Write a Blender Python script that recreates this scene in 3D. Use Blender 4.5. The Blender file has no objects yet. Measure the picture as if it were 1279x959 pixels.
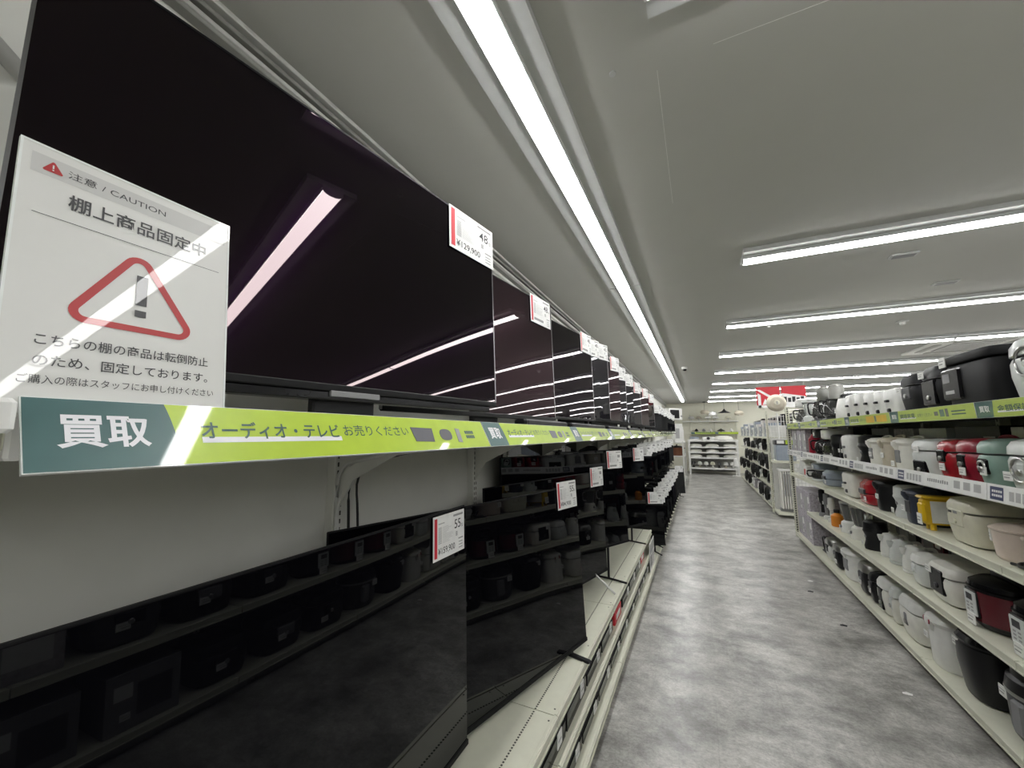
import bpy, math, random
from mathutils import Vector, Matrix
S = bpy.context.scene
C = S.collection
R = math.radians
rnd = random.Random(7)

# ------------------------------------------------------------------ camera, world, exposure
cam_d = bpy.data.cameras.new('camera')
cam = bpy.data.objects.new('camera', cam_d); C.objects.link(cam)
cam_d.sensor_width = 36.0
cam_d.lens = 36.0 * 488.0 / 1279.0
cam_d.clip_start = 0.02
cam.location = (0, 0, 1.37)
cam.rotation_euler = (R(90 + 7.298), 0, R(25.484))
S.camera = cam
w = bpy.data.worlds.new('world'); S.world = w; w.use_nodes = True
w.node_tree.nodes['Background'].inputs[0].default_value = (0.8, 0.85, 0.9, 1)
w.node_tree.nodes['Background'].inputs[1].default_value = 0.05
S.view_settings.view_transform = 'Standard'
S.view_settings.look = 'None'
S.view_settings.gamma = 1
S.view_settings.use_curve_mapping = False
S.view_settings.exposure = 0.0
LAMP = 24.5            # emission strength of every lamp lens
CEIL = 2.52           # ceiling height
WALL_X = -1.14        # wall behind the televisions
BACK_Y = 16.2

# ------------------------------------------------------------------ materials
MATS = {}
def mat(name, col, rough=.5, metal=0., coat=0., spec=.5, var=.05, scale=25., emit=0., trans=0., tint=None, coat_rough=.03, bump=0.):
    if name in MATS: return MATS[name]
    m = bpy.data.materials.new(name); m.use_nodes = True; MATS[name] = m
    nt = m.node_tree; b = nt.nodes['Principled BSDF']
    b.inputs['Roughness'].default_value = rough
    b.inputs['Metallic'].default_value = metal
    b.inputs['Coat Weight'].default_value = coat
    b.inputs['Coat Roughness'].default_value = coat_rough
    b.inputs['Specular IOR Level'].default_value = spec
    b.inputs['Transmission Weight'].default_value = trans
    if tint: b.inputs['Specular Tint'].default_value = (*tint, 1)
    if emit:
        b.inputs['Emission Color'].default_value = (*col, 1); b.inputs['Emission Strength'].default_value = emit
    tc = nt.nodes.new('ShaderNodeTexCoord'); n = nt.nodes.new('ShaderNodeTexNoise')
    n.inputs['Scale'].default_value = scale; n.inputs['Detail'].default_value = 3
    nt.links.new(tc.outputs['Object'], n.inputs['Vector'])
    r = nt.nodes.new('ShaderNodeValToRGB')
    r.color_ramp.elements[0].position = .3; r.color_ramp.elements[1].position = .7
    r.color_ramp.elements[0].color = (*[max(0, c * (1 - var)) for c in col], 1)
    r.color_ramp.elements[1].color = (*[min(1, c * (1 + var)) for c in col], 1)
    nt.links.new(n.outputs['Fac'], r.inputs['Fac']); nt.links.new(r.outputs['Color'], b.inputs['Base Color'])
    if bump:
        bp = nt.nodes.new('ShaderNodeBump'); bp.inputs['Strength'].default_value = bump; bp.inputs['Distance'].default_value = .002
        nt.links.new(n.outputs['Fac'], bp.inputs['Height']); nt.links.new(bp.outputs['Normal'], b.inputs['Normal'])
    return m

def floor_material():
    m = bpy.data.materials.new('concrete_look_floor'); m.use_nodes = True
    nt = m.node_tree; b = nt.nodes['Principled BSDF']; L = nt.links.new
    tc = nt.nodes.new('ShaderNodeTexCoord')
    mp = nt.nodes.new('ShaderNodeMapping'); mp.inputs['Scale'].default_value = (1, 1.25, 1); L(tc.outputs['Object'], mp.inputs['Vector'])
    def noise(sc, det, rg, dist=0.):
        n = nt.nodes.new('ShaderNodeTexNoise'); n.inputs['Scale'].default_value = sc; n.inputs['Detail'].default_value = det
        n.inputs['Roughness'].default_value = rg; n.inputs['Distortion'].default_value = dist; L(mp.outputs['Vector'], n.inputs['Vector']); return n
    def ramp(src, p0, c0, p1, c1):
        r = nt.nodes.new('ShaderNodeValToRGB'); r.color_ramp.elements[0].position = p0; r.color_ramp.elements[0].color = (*c0, 1)
        r.color_ramp.elements[1].position = p1; r.color_ramp.elements[1].color = (*c1, 1); L(src, r.inputs['Fac']); return r
    a = ramp(noise(3.0, 10, .66, .2).outputs['Fac'], .36, (.21, .206, .196), .62, (.54, .53, .51))
    s = ramp(noise(17., 9, .75, .25).outputs['Fac'], .34, (.66, .65, .64), .60, (1.08, 1.08, 1.08))
    mx = nt.nodes.new('ShaderNodeMix'); mx.data_type = 'RGBA'; mx.blend_type = 'MULTIPLY'; mx.inputs['Factor'].default_value = .85
    L(a.outputs['Color'], mx.inputs[6]); L(s.outputs['Color'], mx.inputs[7])
    fine = ramp(noise(70., 6, .8, .1).outputs['Fac'], .34, (.70, .70, .70), .58, (1.12, 1.12, 1.11))
    m3 = nt.nodes.new('ShaderNodeMix'); m3.data_type = 'RGBA'; m3.blend_type = 'MULTIPLY'; m3.inputs['Factor'].default_value = 1.
    L(mx.outputs[2], m3.inputs[6]); L(fine.outputs['Color'], m3.inputs[7])
    br = nt.nodes.new('ShaderNodeTexBrick'); br.offset = .5; br.inputs['Scale'].default_value = 1.
    br.inputs['Brick Width'].default_value = .61; br.inputs['Row Height'].default_value = .61; br.inputs['Mortar Size'].default_value = .0015
    br.inputs['Color1'].default_value = (1, 1, 1, 1); br.inputs['Color2'].default_value = (.92, .92, .92, 1); br.inputs['Mortar'].default_value = (.7, .7, .7, 1)
    L(tc.outputs['Object'], br.inputs['Vector'])
    m2 = nt.nodes.new('ShaderNodeMix'); m2.data_type = 'RGBA'; m2.blend_type = 'MULTIPLY'; m2.inputs['Factor'].default_value = .6
    L(m3.outputs[2], m2.inputs[6]); L(br.outputs['Color'], m2.inputs[7]); L(m2.outputs[2], b.inputs['Base Color'])
    b.inputs['Roughness'].default_value = .30; b.inputs['Specular IOR Level'].default_value = .5
    return m

def screen_material(name, base, tint, f0, sheen, sheen_rough):
    """dark glossy panel: sharp tinted mirror film over black, plus a faint wide coloured sheen from the layer below"""
    m = mat(name, base, rough=.015, spec=f0, tint=tint, var=.02)
    nt = m.node_tree; b = nt.nodes['Principled BSDF']; L = nt.links.new
    tc = nt.nodes.new('ShaderNodeTexCoord'); n = nt.nodes.new('ShaderNodeTexNoise'); n.inputs['Scale'].default_value = 1.5; n.inputs['Detail'].default_value = 0
    L(tc.outputs['Object'], n.inputs['Vector'])
    bp = nt.nodes.new('ShaderNodeBump'); bp.inputs['Strength'].default_value = 1.; bp.inputs['Distance'].default_value = .006
    L(n.outputs['Fac'], bp.inputs['Height']); L(bp.outputs['Normal'], b.inputs['Normal'])
    g = nt.nodes.new('ShaderNodeBsdfGlossy'); g.inputs['Color'].default_value = (*sheen, 1); g.inputs['Roughness'].default_value = sheen_rough
    a = nt.nodes.new('ShaderNodeAddShader'); L(b.outputs[0], a.inputs[0]); L(g.outputs[0], a.inputs[1])
    L(a.outputs[0], nt.nodes['Material Output'].inputs['Surface'])
    return m

M_white = mat('white_plastic', (.78, .78, .76), .35, coat=.2)
M_warmwhite = mat('warm_white_plastic', (.76, .75, .70), .4, coat=.2)
M_greywhite = mat('grey_white_plastic', (.62, .64, .63), .35, coat=.2)
M_ivory = mat('ivory_plastic', (.66, .64, .52), .4, coat=.2)
M_beige = mat('beige_plastic', (.52, .47, .38), .45)
M_pinkbeige = mat('pink_beige_enamel', (.62, .52, .46), .35, coat=.3)
M_mint = mat('mint_green_plastic', (.24, .36, .31), .35, coat=.3)
M_black = mat('black_plastic', (.009, .009, .011), .36, spec=.35)
M_matte = mat('matte_black_plastic', (.012, .012, .014), .5, spec=.22)
M_gloss = mat('gloss_black_plastic', (.006, .006, .007), .18, spec=.22)
M_darkgrey = mat('dark_grey_plastic', (.05, .05, .055), .4)
M_grey = mat('mid_grey_plastic', (.22, .22, .23), .45)
M_silver = mat('brushed_steel', (.55, .55, .54), .28, metal=1.)
M_dullsteel = mat('dull_steel', (.42, .42, .40), .42, metal=1.)
M_red = mat('red_plastic', (.36, .012, .022), .25, coat=.5)
M_crimson = mat('crimson_plastic', (.30, .008, .030), .3, coat=.4)
M_maroon = mat('maroon_metallic_paint', (.13, .008, .018), .25, metal=.3, coat=.5)
M_navy = mat('navy_plastic', (.030, .038, .062), .4)
M_yellow = mat('yellow_enamel', (.72, .46, .012), .4, coat=.2)
M_orange = mat('orange_plastic', (.75, .25, .02), .4)
M_teal = mat('teal_print', (.03, .42, .32), .5)
M_lilac = mat('printed_lilac_carton', (.46, .43, .48), .6, var=.35, scale=45)
M_greycarton = mat('grey_printed_carton', (.40, .38, .40), .6, var=.3, scale=40)
M_bluegrey = mat('blue_grey_plastic', (.30, .34, .40), .35, coat=.2)
M_sticker = mat('paper_sticker', (.80, .80, .78), .6)
M_ink = mat('dark_print', (.03, .03, .035), .6)
M_greyink = mat('grey_print', (.30, .30, .30), .6)
M_lightink = mat('pale_grey_print', (.42, .42, .42), .6)
M_redink = mat('red_print', (.58, .02, .035), .5)
M_signred = mat('warning_red_print', (.47, .03, .035), .4, coat=.5, coat_rough=.02)
M_paper = mat('white_card', (.80, .80, .79), .45)
M_glass = mat('clear_plastic', (.85, .88, .88), .06, trans=.9, coat=.0)
M_smoke = mat('smoked_glass', (.10, .10, .10), .08, trans=.7)
M_cream = mat('cream_powder_coat', (.66, .66, .55), .4, coat=.1, var=.03)
M_creamdark = mat('shelf_slot_shade', (.06, .06, .05), .7)
M_wall = mat('white_wall_paint', (.74, .74, .70), .55, var=.02, scale=6)
M_backwall = mat('cream_wall_paint', (.78, .77, .66), .6, var=.02)
M_panel = mat('pale_grey_back_panel', (.74, .74, .70), .38, var=.03, scale=8)
M_ceil = mat('ceiling_paint', (.50, .50, .475), .85, var=.015, scale=3, bump=.03)
M_fix = mat('lamp_housing_white', (.55, .56, .56), .45, var=.02)
M_rail = mat('grey_rail', (.36, .36, .34), .45)
M_teald = mat('teal_banner_film', (.055, .135, .135), .35, coat=1., coat_rough=.04)
M_lime = mat('lime_banner_film', (.44, .60, .030), .35, coat=1., coat_rough=.04)
M_lime2 = mat('dusty_lime_banner_film', (.46, .58, .10), .45, coat=.5, coat_rough=.15)
M_banink = mat('banner_dark_print', (.04, .10, .09), .4, coat=.8, coat_rough=.04)
M_banwhite = mat('banner_white_print', (.82, .82, .86), .4, coat=.8, coat_rough=.04)
M_bangrey = mat('banner_photo_print', (.10, .10, .12), .4, coat=.8, coat_rough=.04)
M_bannavy = mat('navy_label_print', (.05, .06, .13), .4)
M_signpaper = mat('laminated_sign_paper', (.72, .72, .70), .4, coat=.5, coat_rough=.015, var=.01)
M_signband = mat('laminated_grey_band', (.58, .58, .57), .4, coat=.5, coat_rough=.015, var=.01)
M_signink = mat('laminated_dark_print', (.05, .05, .055), .4, coat=.5, coat_rough=.015)
M_acryl = mat('acrylic_edge', (.85, .88, .87), .08, coat=.5)
M_lens = mat('lamp_lens', (1., 1., .985), .4, emit=LAMP, var=0)
M_oled = screen_material('black_television_glass', (.0012, .001, .002), (1., .80, .82), .40, (.0016, .0004, .0020), .17)
M_oled2 = screen_material('plum_television_glass', (.004, .0022, .0035), (1., .84, .84), .40, (.016, .0085, .011), .28)
M_lcd2 = screen_material('grey_sheen_television_glass', (.003, .003, .004), (.95, .95, 1.), .42, (.012, .011, .013), .32)
M_lcd = screen_material('dark_television_glass', (.0016, .0016, .0024), (.95, .97, 1.), .40, (.0025, .0025, .0032), .35)
M_tvback = mat('television_black_shell', (.006, .006, .007), .45, spec=.18)
M_tvrim = mat('television_silver_rim', (.30, .30, .31), .3, metal=1.)
M_capwire = mat('black_cable', (.010, .010, .010), .5)
M_whitewire = mat('white_cable', (.70, .70, .68), .5)
M_floor = floor_material()

# ------------------------------------------------------------------ mesh builder
TEXT = {}
def text_geo(s, bold):
    k = (s, bold)
    if k not in TEXT:
        c = bpy.data.curves.new('lettering', 'FONT'); c.body = s; c.offset = bold; c.resolution_u = 3
        o = bpy.data.objects.new('lettering', c); C.objects.link(o)
        dg = bpy.context.evaluated_depsgraph_get(); me = bpy.data.meshes.new_from_object(o.evaluated_get(dg))
        vs = [v.co.copy() for v in me.vertices]; fs = [tuple(p.vertices) for p in me.polygons]
        bpy.data.meshes.remove(me); bpy.data.objects.remove(o); bpy.data.curves.remove(c)
        TEXT[k] = (vs, fs)
    return TEXT[k]

class MB:
    def __init__(s): s.v = []; s.f = []; s.mi = []; s.mats = []
    def idx(s, m):
        if m not in s.mats: s.mats.append(m)
        return s.mats.index(m)
    def add(s, vs, fs, m, M=None):
        o = len(s.v); i = s.idx(m)
        for p in vs:
            p = Vector(p); s.v.append(M @ p if M else p)
        for f in fs: s.f.append(tuple(a + o for a in f)); s.mi.append(i)
        return s
    def box(s, x0, x1, y0, y1, z0, z1, m, M=None, b=0.):
        if b <= 0:
            vs = [(x, y, z) for z in (z0, z1) for y in (y0, y1) for x in (x0, x1)]
            return s.add(vs, [(0, 2, 3, 1), (4, 5, 7, 6), (0, 1, 5, 4), (2, 6, 7, 3), (0, 4, 6, 2), (1, 3, 7, 5)], m, M)
        vs = []; fs = []; b = min(b, (x1 - x0) / 2.01, (y1 - y0) / 2.01, (z1 - z0) / 2.01)
        def ring(z, i):
            return [(x0 + i + b, y0 + i, z), (x1 - i - b, y0 + i, z), (x1 - i, y0 + i + b, z), (x1 - i, y1 - i - b, z),
                    (x1 - i - b, y1 - i, z), (x0 + i + b, y1 - i, z), (x0 + i, y1 - i - b, z), (x0 + i, y0 + i + b, z)]
        for z, i in ((z0, b * .7), (z0 + b, 0), (z1 - b, 0), (z1, b * .7)): vs += ring(z, i)
        for k in range(3):
            for j in range(8): fs.append((k * 8 + j, k * 8 + (j + 1) % 8, k * 8 + 8 + (j + 1) % 8, k * 8 + 8 + j))
        fs.append(tuple(range(7, -1, -1))); fs.append(tuple(range(24, 32)))
        return s.add(vs, fs, m, M)
    def loft(s, secs, m, seg=32, cap=True, M=None):
        """sections (z, rx, ry, n[, cx, cy]) of superellipses stacked along z"""
        vs = []; fs = []
        for q in secs:
            z, rx, ry, n = q[:4]; cx, cy = (q[4], q[5]) if len(q) > 4 else (0, 0)
            for k in range(seg):
                t = 2 * math.pi * (k + .5) / seg; c, d = math.cos(t), math.sin(t)
                vs.append((cx + rx * math.copysign(abs(c) ** (2 / n), c), cy + ry * math.copysign(abs(d) ** (2 / n), d), z))
        for i in range(len(secs) - 1):
            for k in range(seg):
                fs.append((i * seg + k, i * seg + (k + 1) % seg, (i + 1) * seg + (k + 1) % seg, (i + 1) * seg + k))
        if cap:
            fs.append(tuple(range(seg - 1, -1, -1))); fs.append(tuple(range((len(secs) - 1) * seg, len(secs) * seg)))
        return s.add(vs, fs, m, M)
    def lathe(s, prof, m, seg=28, M=None, cx=0, cy=0):
        return s.loft([(z, max(r, .0004), max(r, .0004), 2, cx, cy) for r, z in prof], m, seg, True, M)
    def tube(s, pts, r, m, seg=8, M=None, smooth=True):
        P = [Vector(p) for p in pts]
        if smooth and len(P) > 2:
            Q = []
            for i in range(len(P) - 1):
                a, b, c, d = P[max(i - 1, 0)], P[i], P[i + 1], P[min(i + 2, len(P) - 1)]
                for k in range(5):
                    t = k / 5; Q.append(.5 * ((2 * b) + (c - a) * t + (2 * a - 5 * b + 4 * c - d) * t * t + (3 * b - a - 3 * c + d) * t ** 3))
            P = Q + [P[-1]]
        vs = []; fs = []; up = Vector((0, 0, 1))
        for i, p in enumerate(P):
            d = (P[min(i + 1, len(P) - 1)] - P[max(i - 1, 0)]).normalized()
            u = d.cross(up)
            if u.length < .05: u = d.cross(Vector((1, 0, 0)))
            u.normalize(); v = d.cross(u)
            for k in range(seg):
                t = 2 * math.pi * k / seg; vs.append(p + r * (math.cos(t) * u + math.sin(t) * v))
        n = len(P)
        for i in range(n - 1):
            for k in range(seg): fs.append((i * seg + k, i * seg + (k + 1) % seg, (i + 1) * seg + (k + 1) % seg, (i + 1) * seg + k))
        fs.append(tuple(range(seg - 1, -1, -1))); fs.append(tuple(range((n - 1) * seg, n * seg)))
        return s.add(vs, fs, m, M)
    def prism(s, poly, t0, t1, m, M=None):
        """poly in local x,z extruded along y from t0 to t1"""
        n = len(poly); vs = [(x, t0, z) for x, z in poly] + [(x, t1, z) for x, z in poly]
        fs = [tuple(range(n)), tuple(range(2 * n - 1, n - 1, -1))] + [(i, i + n, (i + 1) % n + n, (i + 1) % n) for i in range(n)]
        return s.add(vs, fs, m, M)
    def text(s, st, x0, z0, wd, ht, m, y=0., bold=0., M=None):
        """flat lettering fitted into the box x0..x0+wd, z0..z0+ht, facing -y"""
        vs, fs = text_geo(st, bold)
        ax = min(v.x for v in vs); bx = max(v.x for v in vs); ay = min(v.y for v in vs); by = max(v.y for v in vs)
        kx = wd / (bx - ax); ky = ht / (by - ay)
        return s.add([(x0 + (v.x - ax) * kx, y, z0 + (v.y - ay) * ky) for v in vs], fs, m, M)
    def flat(s, x0, x1, z0, z1, m, y=0., M=None):
        return s.add([(x0, y, z0), (x1, y, z0), (x1, y, z1), (x0, y, z1)], [(0, 1, 2, 3)], m, M)
    def mesh(s, name, sharp=29):
        me = bpy.data.meshes.new(name); me.from_pydata([tuple(v) for v in s.v], [], s.f)
        for m in s.mats: me.materials.append(m)
        me.polygons.foreach_set('material_index', s.mi); me.polygons.foreach_set('use_smooth', [True] * len(s.f)); me.update()
        me.set_sharp_from_angle(angle=R(sharp)); return me
    def build(s, name, parent=None, label=None, cat=None, group=None, kind=None, loc=None):
        return link(name, s.mesh(name), parent, label, cat, group, kind, loc)

def tag(o, label=None, cat=None, group=None, kind=None):
    if label: o['label'] = label
    if cat: o['category'] = cat
    if group: o['group'] = group
    if kind: o['kind'] = kind
    return o
def link(name, data, parent=None, label=None, cat=None, group=None, kind=None, loc=None):
    o = bpy.data.objects.new(name, data); C.objects.link(o)
    if parent: o.parent = parent
    if loc: o.location = loc
    return tag(o, label, cat, group, kind)
def thing(name, label, cat, loc=(0, 0, 0), rz=0., group=None):
    o = link(name, None, None, label, cat, group); o.location = loc; o.rotation_euler = (0, 0, rz); o.empty_display_size = .1; return o
def copy_tree(o, parent=None):
    c = o.copy(); C.objects.link(c)
    if parent: c.parent = parent
    for ch in list(o.children): copy_tree(ch, c)
    return c
def T(x=0, y=0, z=0, rx=0, ry=0, rz=0):
    return Matrix.Translation((x, y, z)) @ Matrix.Rotation(rz, 4, 'Z') @ Matrix.Rotation(ry, 4, 'Y') @ Matrix.Rotation(rx, 4, 'X')
ORD = ['zeroth', 'first', 'second', 'third', 'fourth', 'fifth', 'sixth', 'seventh', 'eighth', 'ninth', 'tenth', 'eleventh', 'twelfth', 'thirteenth',
       'fourteenth', 'fifteenth', 'sixteenth', 'seventeenth', 'eighteenth', 'nineteenth', 'twentieth']

# ------------------------------------------------------------------ room shell
X0, X1, Y0, Y1 = WALL_X, 7.8, -3.6, BACK_Y
def shell(name, x0, x1, y0, y1, z0, z1, m):
    MB().box(x0, x1, y0, y1, z0, z1, m).build(name, kind='structure')
shell('floor', X0 - .1, X1 + .1, Y0 - .1, Y1 + .1, -.1, 0, M_floor)
shell('ceiling', X0 - .1, X1 + .1, Y0 - .1, Y1 + .1, CEIL, CEIL + .1, M_ceil)
shell('wall_left', X0 - .1, X0, Y0, Y1, 0, CEIL, M_wall)
shell('wall_right', X1, X1 + .1, Y0, Y1, 0, CEIL, M_wall)
shell('wall_back', X0 - .1, X1 + .1, Y1, Y1 + .1, 0, CEIL, M_backwall)
shell('wall_front', X0 - .1, X1 + .1, Y0 - .1, Y0, 0, CEIL, M_wall)
# ribbed rails in the corner of wall and ceiling
b = MB(); b.box(X0, X0 + .045, Y0, Y1, CEIL - .016, CEIL, M_white, b=.004); b.build('trim_1', kind='structure')
b = MB()
for z, dx, m in ((CEIL - .034, .034, M_rail), (CEIL - .058, .026, M_white), (CEIL - .082, .034, M_rail), (CEIL - .118, .022, M_white)):
    b.box(X0, X0 + dx, Y0, Y1, z - .008, z + .006, m, b=.003)
b.build('trim_2', kind='structure')
# ceiling board joints
b = MB(); b.box(-.06, -.0585, 1.2, 2.0, CEIL - .0008, CEIL, M_white); b.box(.1, .9, 1.18, 1.1815, CEIL - .0008, CEIL, M_white); b.build('trim_3', kind='structure')

# ------------------------------------------------------------------ ceiling lamps
LEN = 2.44
def lamp_meshes(hw, LEN=LEN):
    h = MB(); p = [(-hw, 0), (-hw, -.026), (-.046, -.027), (-.046, -.044), (-.0415, -.046), (-.0415, -.030), (.0415, -.030), (.0415, -.046), (.046, -.044), (.046, -.027), (hw, -.026), (hw, 0)]
    h.prism(p, .004, LEN - .004, M_fix)
    l = MB(); l.prism([(-.040, -.0295), (-.040, -.048), (-.030, -.056), (-.012, -.060), (.012, -.060), (.030, -.056), (.040, -.048), (.040, -.0295)], .010, LEN - .010, M_lens)
    es = []
    for y in (.002, LEN - .010):
        e = MB(); e.prism([(-.042, -.028), (-.042, -.048), (-.031, -.057), (-.012, -.0625), (.012, -.0625), (.031, -.057), (.042, -.048), (.042, -.028)], y, y + .008, M_fix); es.append(e.mesh('end_cap'))
    return h.mesh('housing'), l.mesh('lens'), es[0], es[1]
LENA = (14.6 - .66) / 6
LM = lamp_meshes(.115, LENA); LM2 = lamp_meshes(.108)
def lamp(loc, rz, label, group, ms):
    t = thing('ceiling_lamp', label, 'ceiling lamp', loc, rz, group)
    for n, me in zip(('housing', 'lens', 'end_cap', 'end_cap'), ms): link(n, me, t)
for k in range(6):
    y = 14.6 - LENA * (k + 1)
    near = 5 - k
    lamp((-.465, y, CEIL), 0, f'white tube lamp above the televisions, {ORD[near + 1]} from the near end of the line', 'tube lamps above the television shelves', LM)
for k in range(-3, 8):  # rows behind the camera are unseen, added for illumination
    for j in range(3):
        y = 2.82 + 1.725 * k if k >= 0 else .893 + 1.8 * (k + 1)
        lamp(((.305 if k >= 0 else -.07) + LEN * j, y, CEIL), R(-90), (f'crosswise white ceiling tube lamp, {ORD[k + 1]} row from the near end' if k >= 0 else f'crosswise white tube lamp mostly out of view, {ORD[-k]} row back') +
             ('', ', middle tube', ', tube by the right wall')[j], 'tube lamps across the ceiling', LM2)

# small ceiling fittings
def ceiling_disc(x, y, r, label, cat, name):
    t = thing(name, label, cat, (x, y, CEIL))
    MB().lathe([(r, 0), (r, -.008), (r * .8, -.014), (.001, -.014)], M_fix).build('base', t)
    MB().lathe([(r * .55, -.012), (r * .5, -.035), (r * .3, -.042), (.001, -.042)], M_white).build('cover', t)
ceiling_disc(1.94, 5.24, .05, 'round white smoke detector on the ceiling behind the second crosswise lamp', 'smoke detector', 'smoke_detector')
ceiling_disc(.72, 4.76, .035, 'small white sprinkler rose on the ceiling left of the second crosswise lamp', 'sprinkler', 'sprinkler_rose')
ceiling_disc(2.25, 4.65, .045, 'round white sensor on the ceiling near the right frame edge', 'smoke detector', 'smoke_detector')
MB().lathe([(.011, 0), (.010, -.004), (.001, -.005)], M_fix).build('ceiling_plug', label='tiny white plug in the ceiling beside the long aisle lamp', cat='ceiling fixing', loc=(-.19, 1.15, CEIL))
for x, y, l in ((1.25, 3.25, 'nearer'), (1.755, 4.0, 'farther')):
    t = thing('emergency_light', f'small flat white emergency light on the ceiling, the {l} of two', 'emergency light', (x, y, CEIL), 0, 'flat emergency lights on the ceiling')
    MB().box(-.07, .07, -.035, .035, -.012, 0, M_fix, b=.004).build('frame', t)
    MB().box(-.055, .055, -.022, .022, -.015, -.011, M_grey).build('lens', t)
t = thing('air_conditioner', 'square ceiling air conditioner cassette beyond the third crosswise lamp', 'air conditioner', (3.15, 6.95, CEIL))
MB().box(-.47, .47, -.47, .47, -.03, 0, M_white, b=.01).build('panel', t)
b = MB(); b.box(-.24, .24, -.24, .24, -.034, -.029, M_grey)
for k in range(11): b.box(-.23, .23, -.225 + k * .045 - .006, -.225 + k * .045 + .006, -.038, -.033, M_white)
b.build('grille', t)
for i in range(4): MB().box(-.26, .26, -.40, -.33, -.036, -.028, M_rail, M=T(rz=i * math.pi / 2)).build('louver', t)
t = thing('dome_camera', 'white dome security camera with dark lens on the ceiling', 'security camera', (-.175, 7.3, CEIL))
MB().lathe([(.045, 0), (.047, -.02), (.042, -.04), (.001, -.04)], M_white).build('base', t)
MB().lathe([(.034, -.039), (.032, -.055), (.020, -.070), (.001, -.073)], M_gloss).build('dome', t)

# ------------------------------------------------------------------ left wall shelving
SX = -.54                                # front of the upper shelf
t = thing('television_shelving', 'cream wall shelving carrying the televisions along the left wall', 'shelving', (WALL_X, 0, 0))
OX = -WALL_X
def tb(bm, name, **k): return bm.build(name, t, **k)
def wbox(x0, x1, y0, y1, z0, z1, m, bv=0.): return MB().box(x0 + OX, x1 + OX, y0, y1, z0, z1, m, b=bv)
tb(wbox(WALL_X + .004, WALL_X + .03, -.9, 11.35, .1, 1.42, M_panel), 'back_panel')
for k in range(-1, 12):
    y = .94 + .866 * k
    b = wbox(WALL_X + .028, WALL_X + .066, y - .02, y + .02, .05, 1.62, M_panel, .003)
    for j in range(26):
        for dy in (-.008, .008): b.box(.0655, .0665, y + dy - .003, y + dy + .003, .9 + j * .026, .914 + j * .026, M_creamdark)
    up = tb(b, 'upright')
    if y < 8.2:
        b = MB(); b.prism([(.06, 1.352), (.56, 1.352), (.56, 1.338), (.30, 1.305), (.13, 1.225), (.06, 1.12)], y - .004, y + .004, M_panel); tb(b, 'bracket')
for k in range(13):
    ya = -.74 + .866 * k; yb = ya + .862
    tb(wbox(WALL_X + .04, -.578 if k else -.60, ya, yb, 1.353, 1.378, M_cream, .003), 'upper_shelf')
    if k == 0: tb(wbox(-.60, -.542, ya, .124, 1.3705, 1.4015, M_white, .004), 'price_rail')
    else: tb(wbox(-.60, -.575, ya + .001, yb - .001, 1.345, 1.386, M_white, .003), 'price_rail')
# low stepped display shelves
def lip_shelf(name, xf, zt, zb, ya, yb, depth, slope):
    b = wbox(xf - .012, xf, ya, yb, zb, zt, M_cream, .002)
    b.box(xf + OX, xf + OX + .004, ya, yb, zt - .012, zt - .004, M_cream); b.box(xf + OX, xf + OX + .004, ya, yb, zb + .004, zb + .010, M_cream)
    z2 = zt - .004 + slope
    b.add([(xf - .012 + OX, ya, zt - .004), (xf - depth + OX, ya, z2), (xf - depth + OX, yb, z2), (xf - .012 + OX, yb, zt - .004),
           (xf - .012 + OX, ya, zt - .022), (xf - depth + OX, ya, z2 - .018), (xf - depth + OX, yb, z2 - .018), (xf - .012 + OX, yb, zt - .022)],
          [(0, 3, 2, 1), (4, 5, 6, 7), (0, 1, 5, 4), (2, 3, 7, 6), (1, 2, 6, 5)], M_cream)
    return b
for k in range(5):
    ya = -.55 + .99 * k; yb = ya + .986
    b = lip_shelf('s', -.505, .392, .345, ya, yb, .56, 0)
    for j in range(int((yb - ya) / .012)): b.box(-.592 + OX, -.586 + OX, ya + .012 * j, ya + .012 * j + .006, .3875, .3886, M_creamdark)
    for yy in (ya + .03, yb - .03, ya + .5): b.box(-.528 + OX, -.522 + OX, yy - .003, yy + .003, .3875, .3886, M_creamdark)
    tb(b, 'low_shelf')
    tb(lip_shelf('s', -.495, .235, .194, ya, yb, .50, 0), 'low_shelf')
for k in range(12):
    ya = -.55 + .99 * k; b = lip_shelf('s', -.470, .093, .050, ya, ya + .986, .62, 0)
    for j in range(82): b.box(-.535 + OX, -.530 + OX, ya + .012 * j, ya + .012 * j + .006, .0885, .0896, M_creamdark)
    tb(b, 'base_shelf')
    tb(wbox(-.535, -.52, ya, ya + .99, 0, .07, M_rail), 'kick_board')
tb(wbox(-1.08, -.515, 4.40, 4.415, .03, .36, M_cream), 'end_panel')
for k in range(8):
    ya = 4.43 + .866 * k; tb(wbox(WALL_X + .05, -.62, ya, ya + .862, .745, .77, M_cream, .003), 'middle_shelf')

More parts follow.
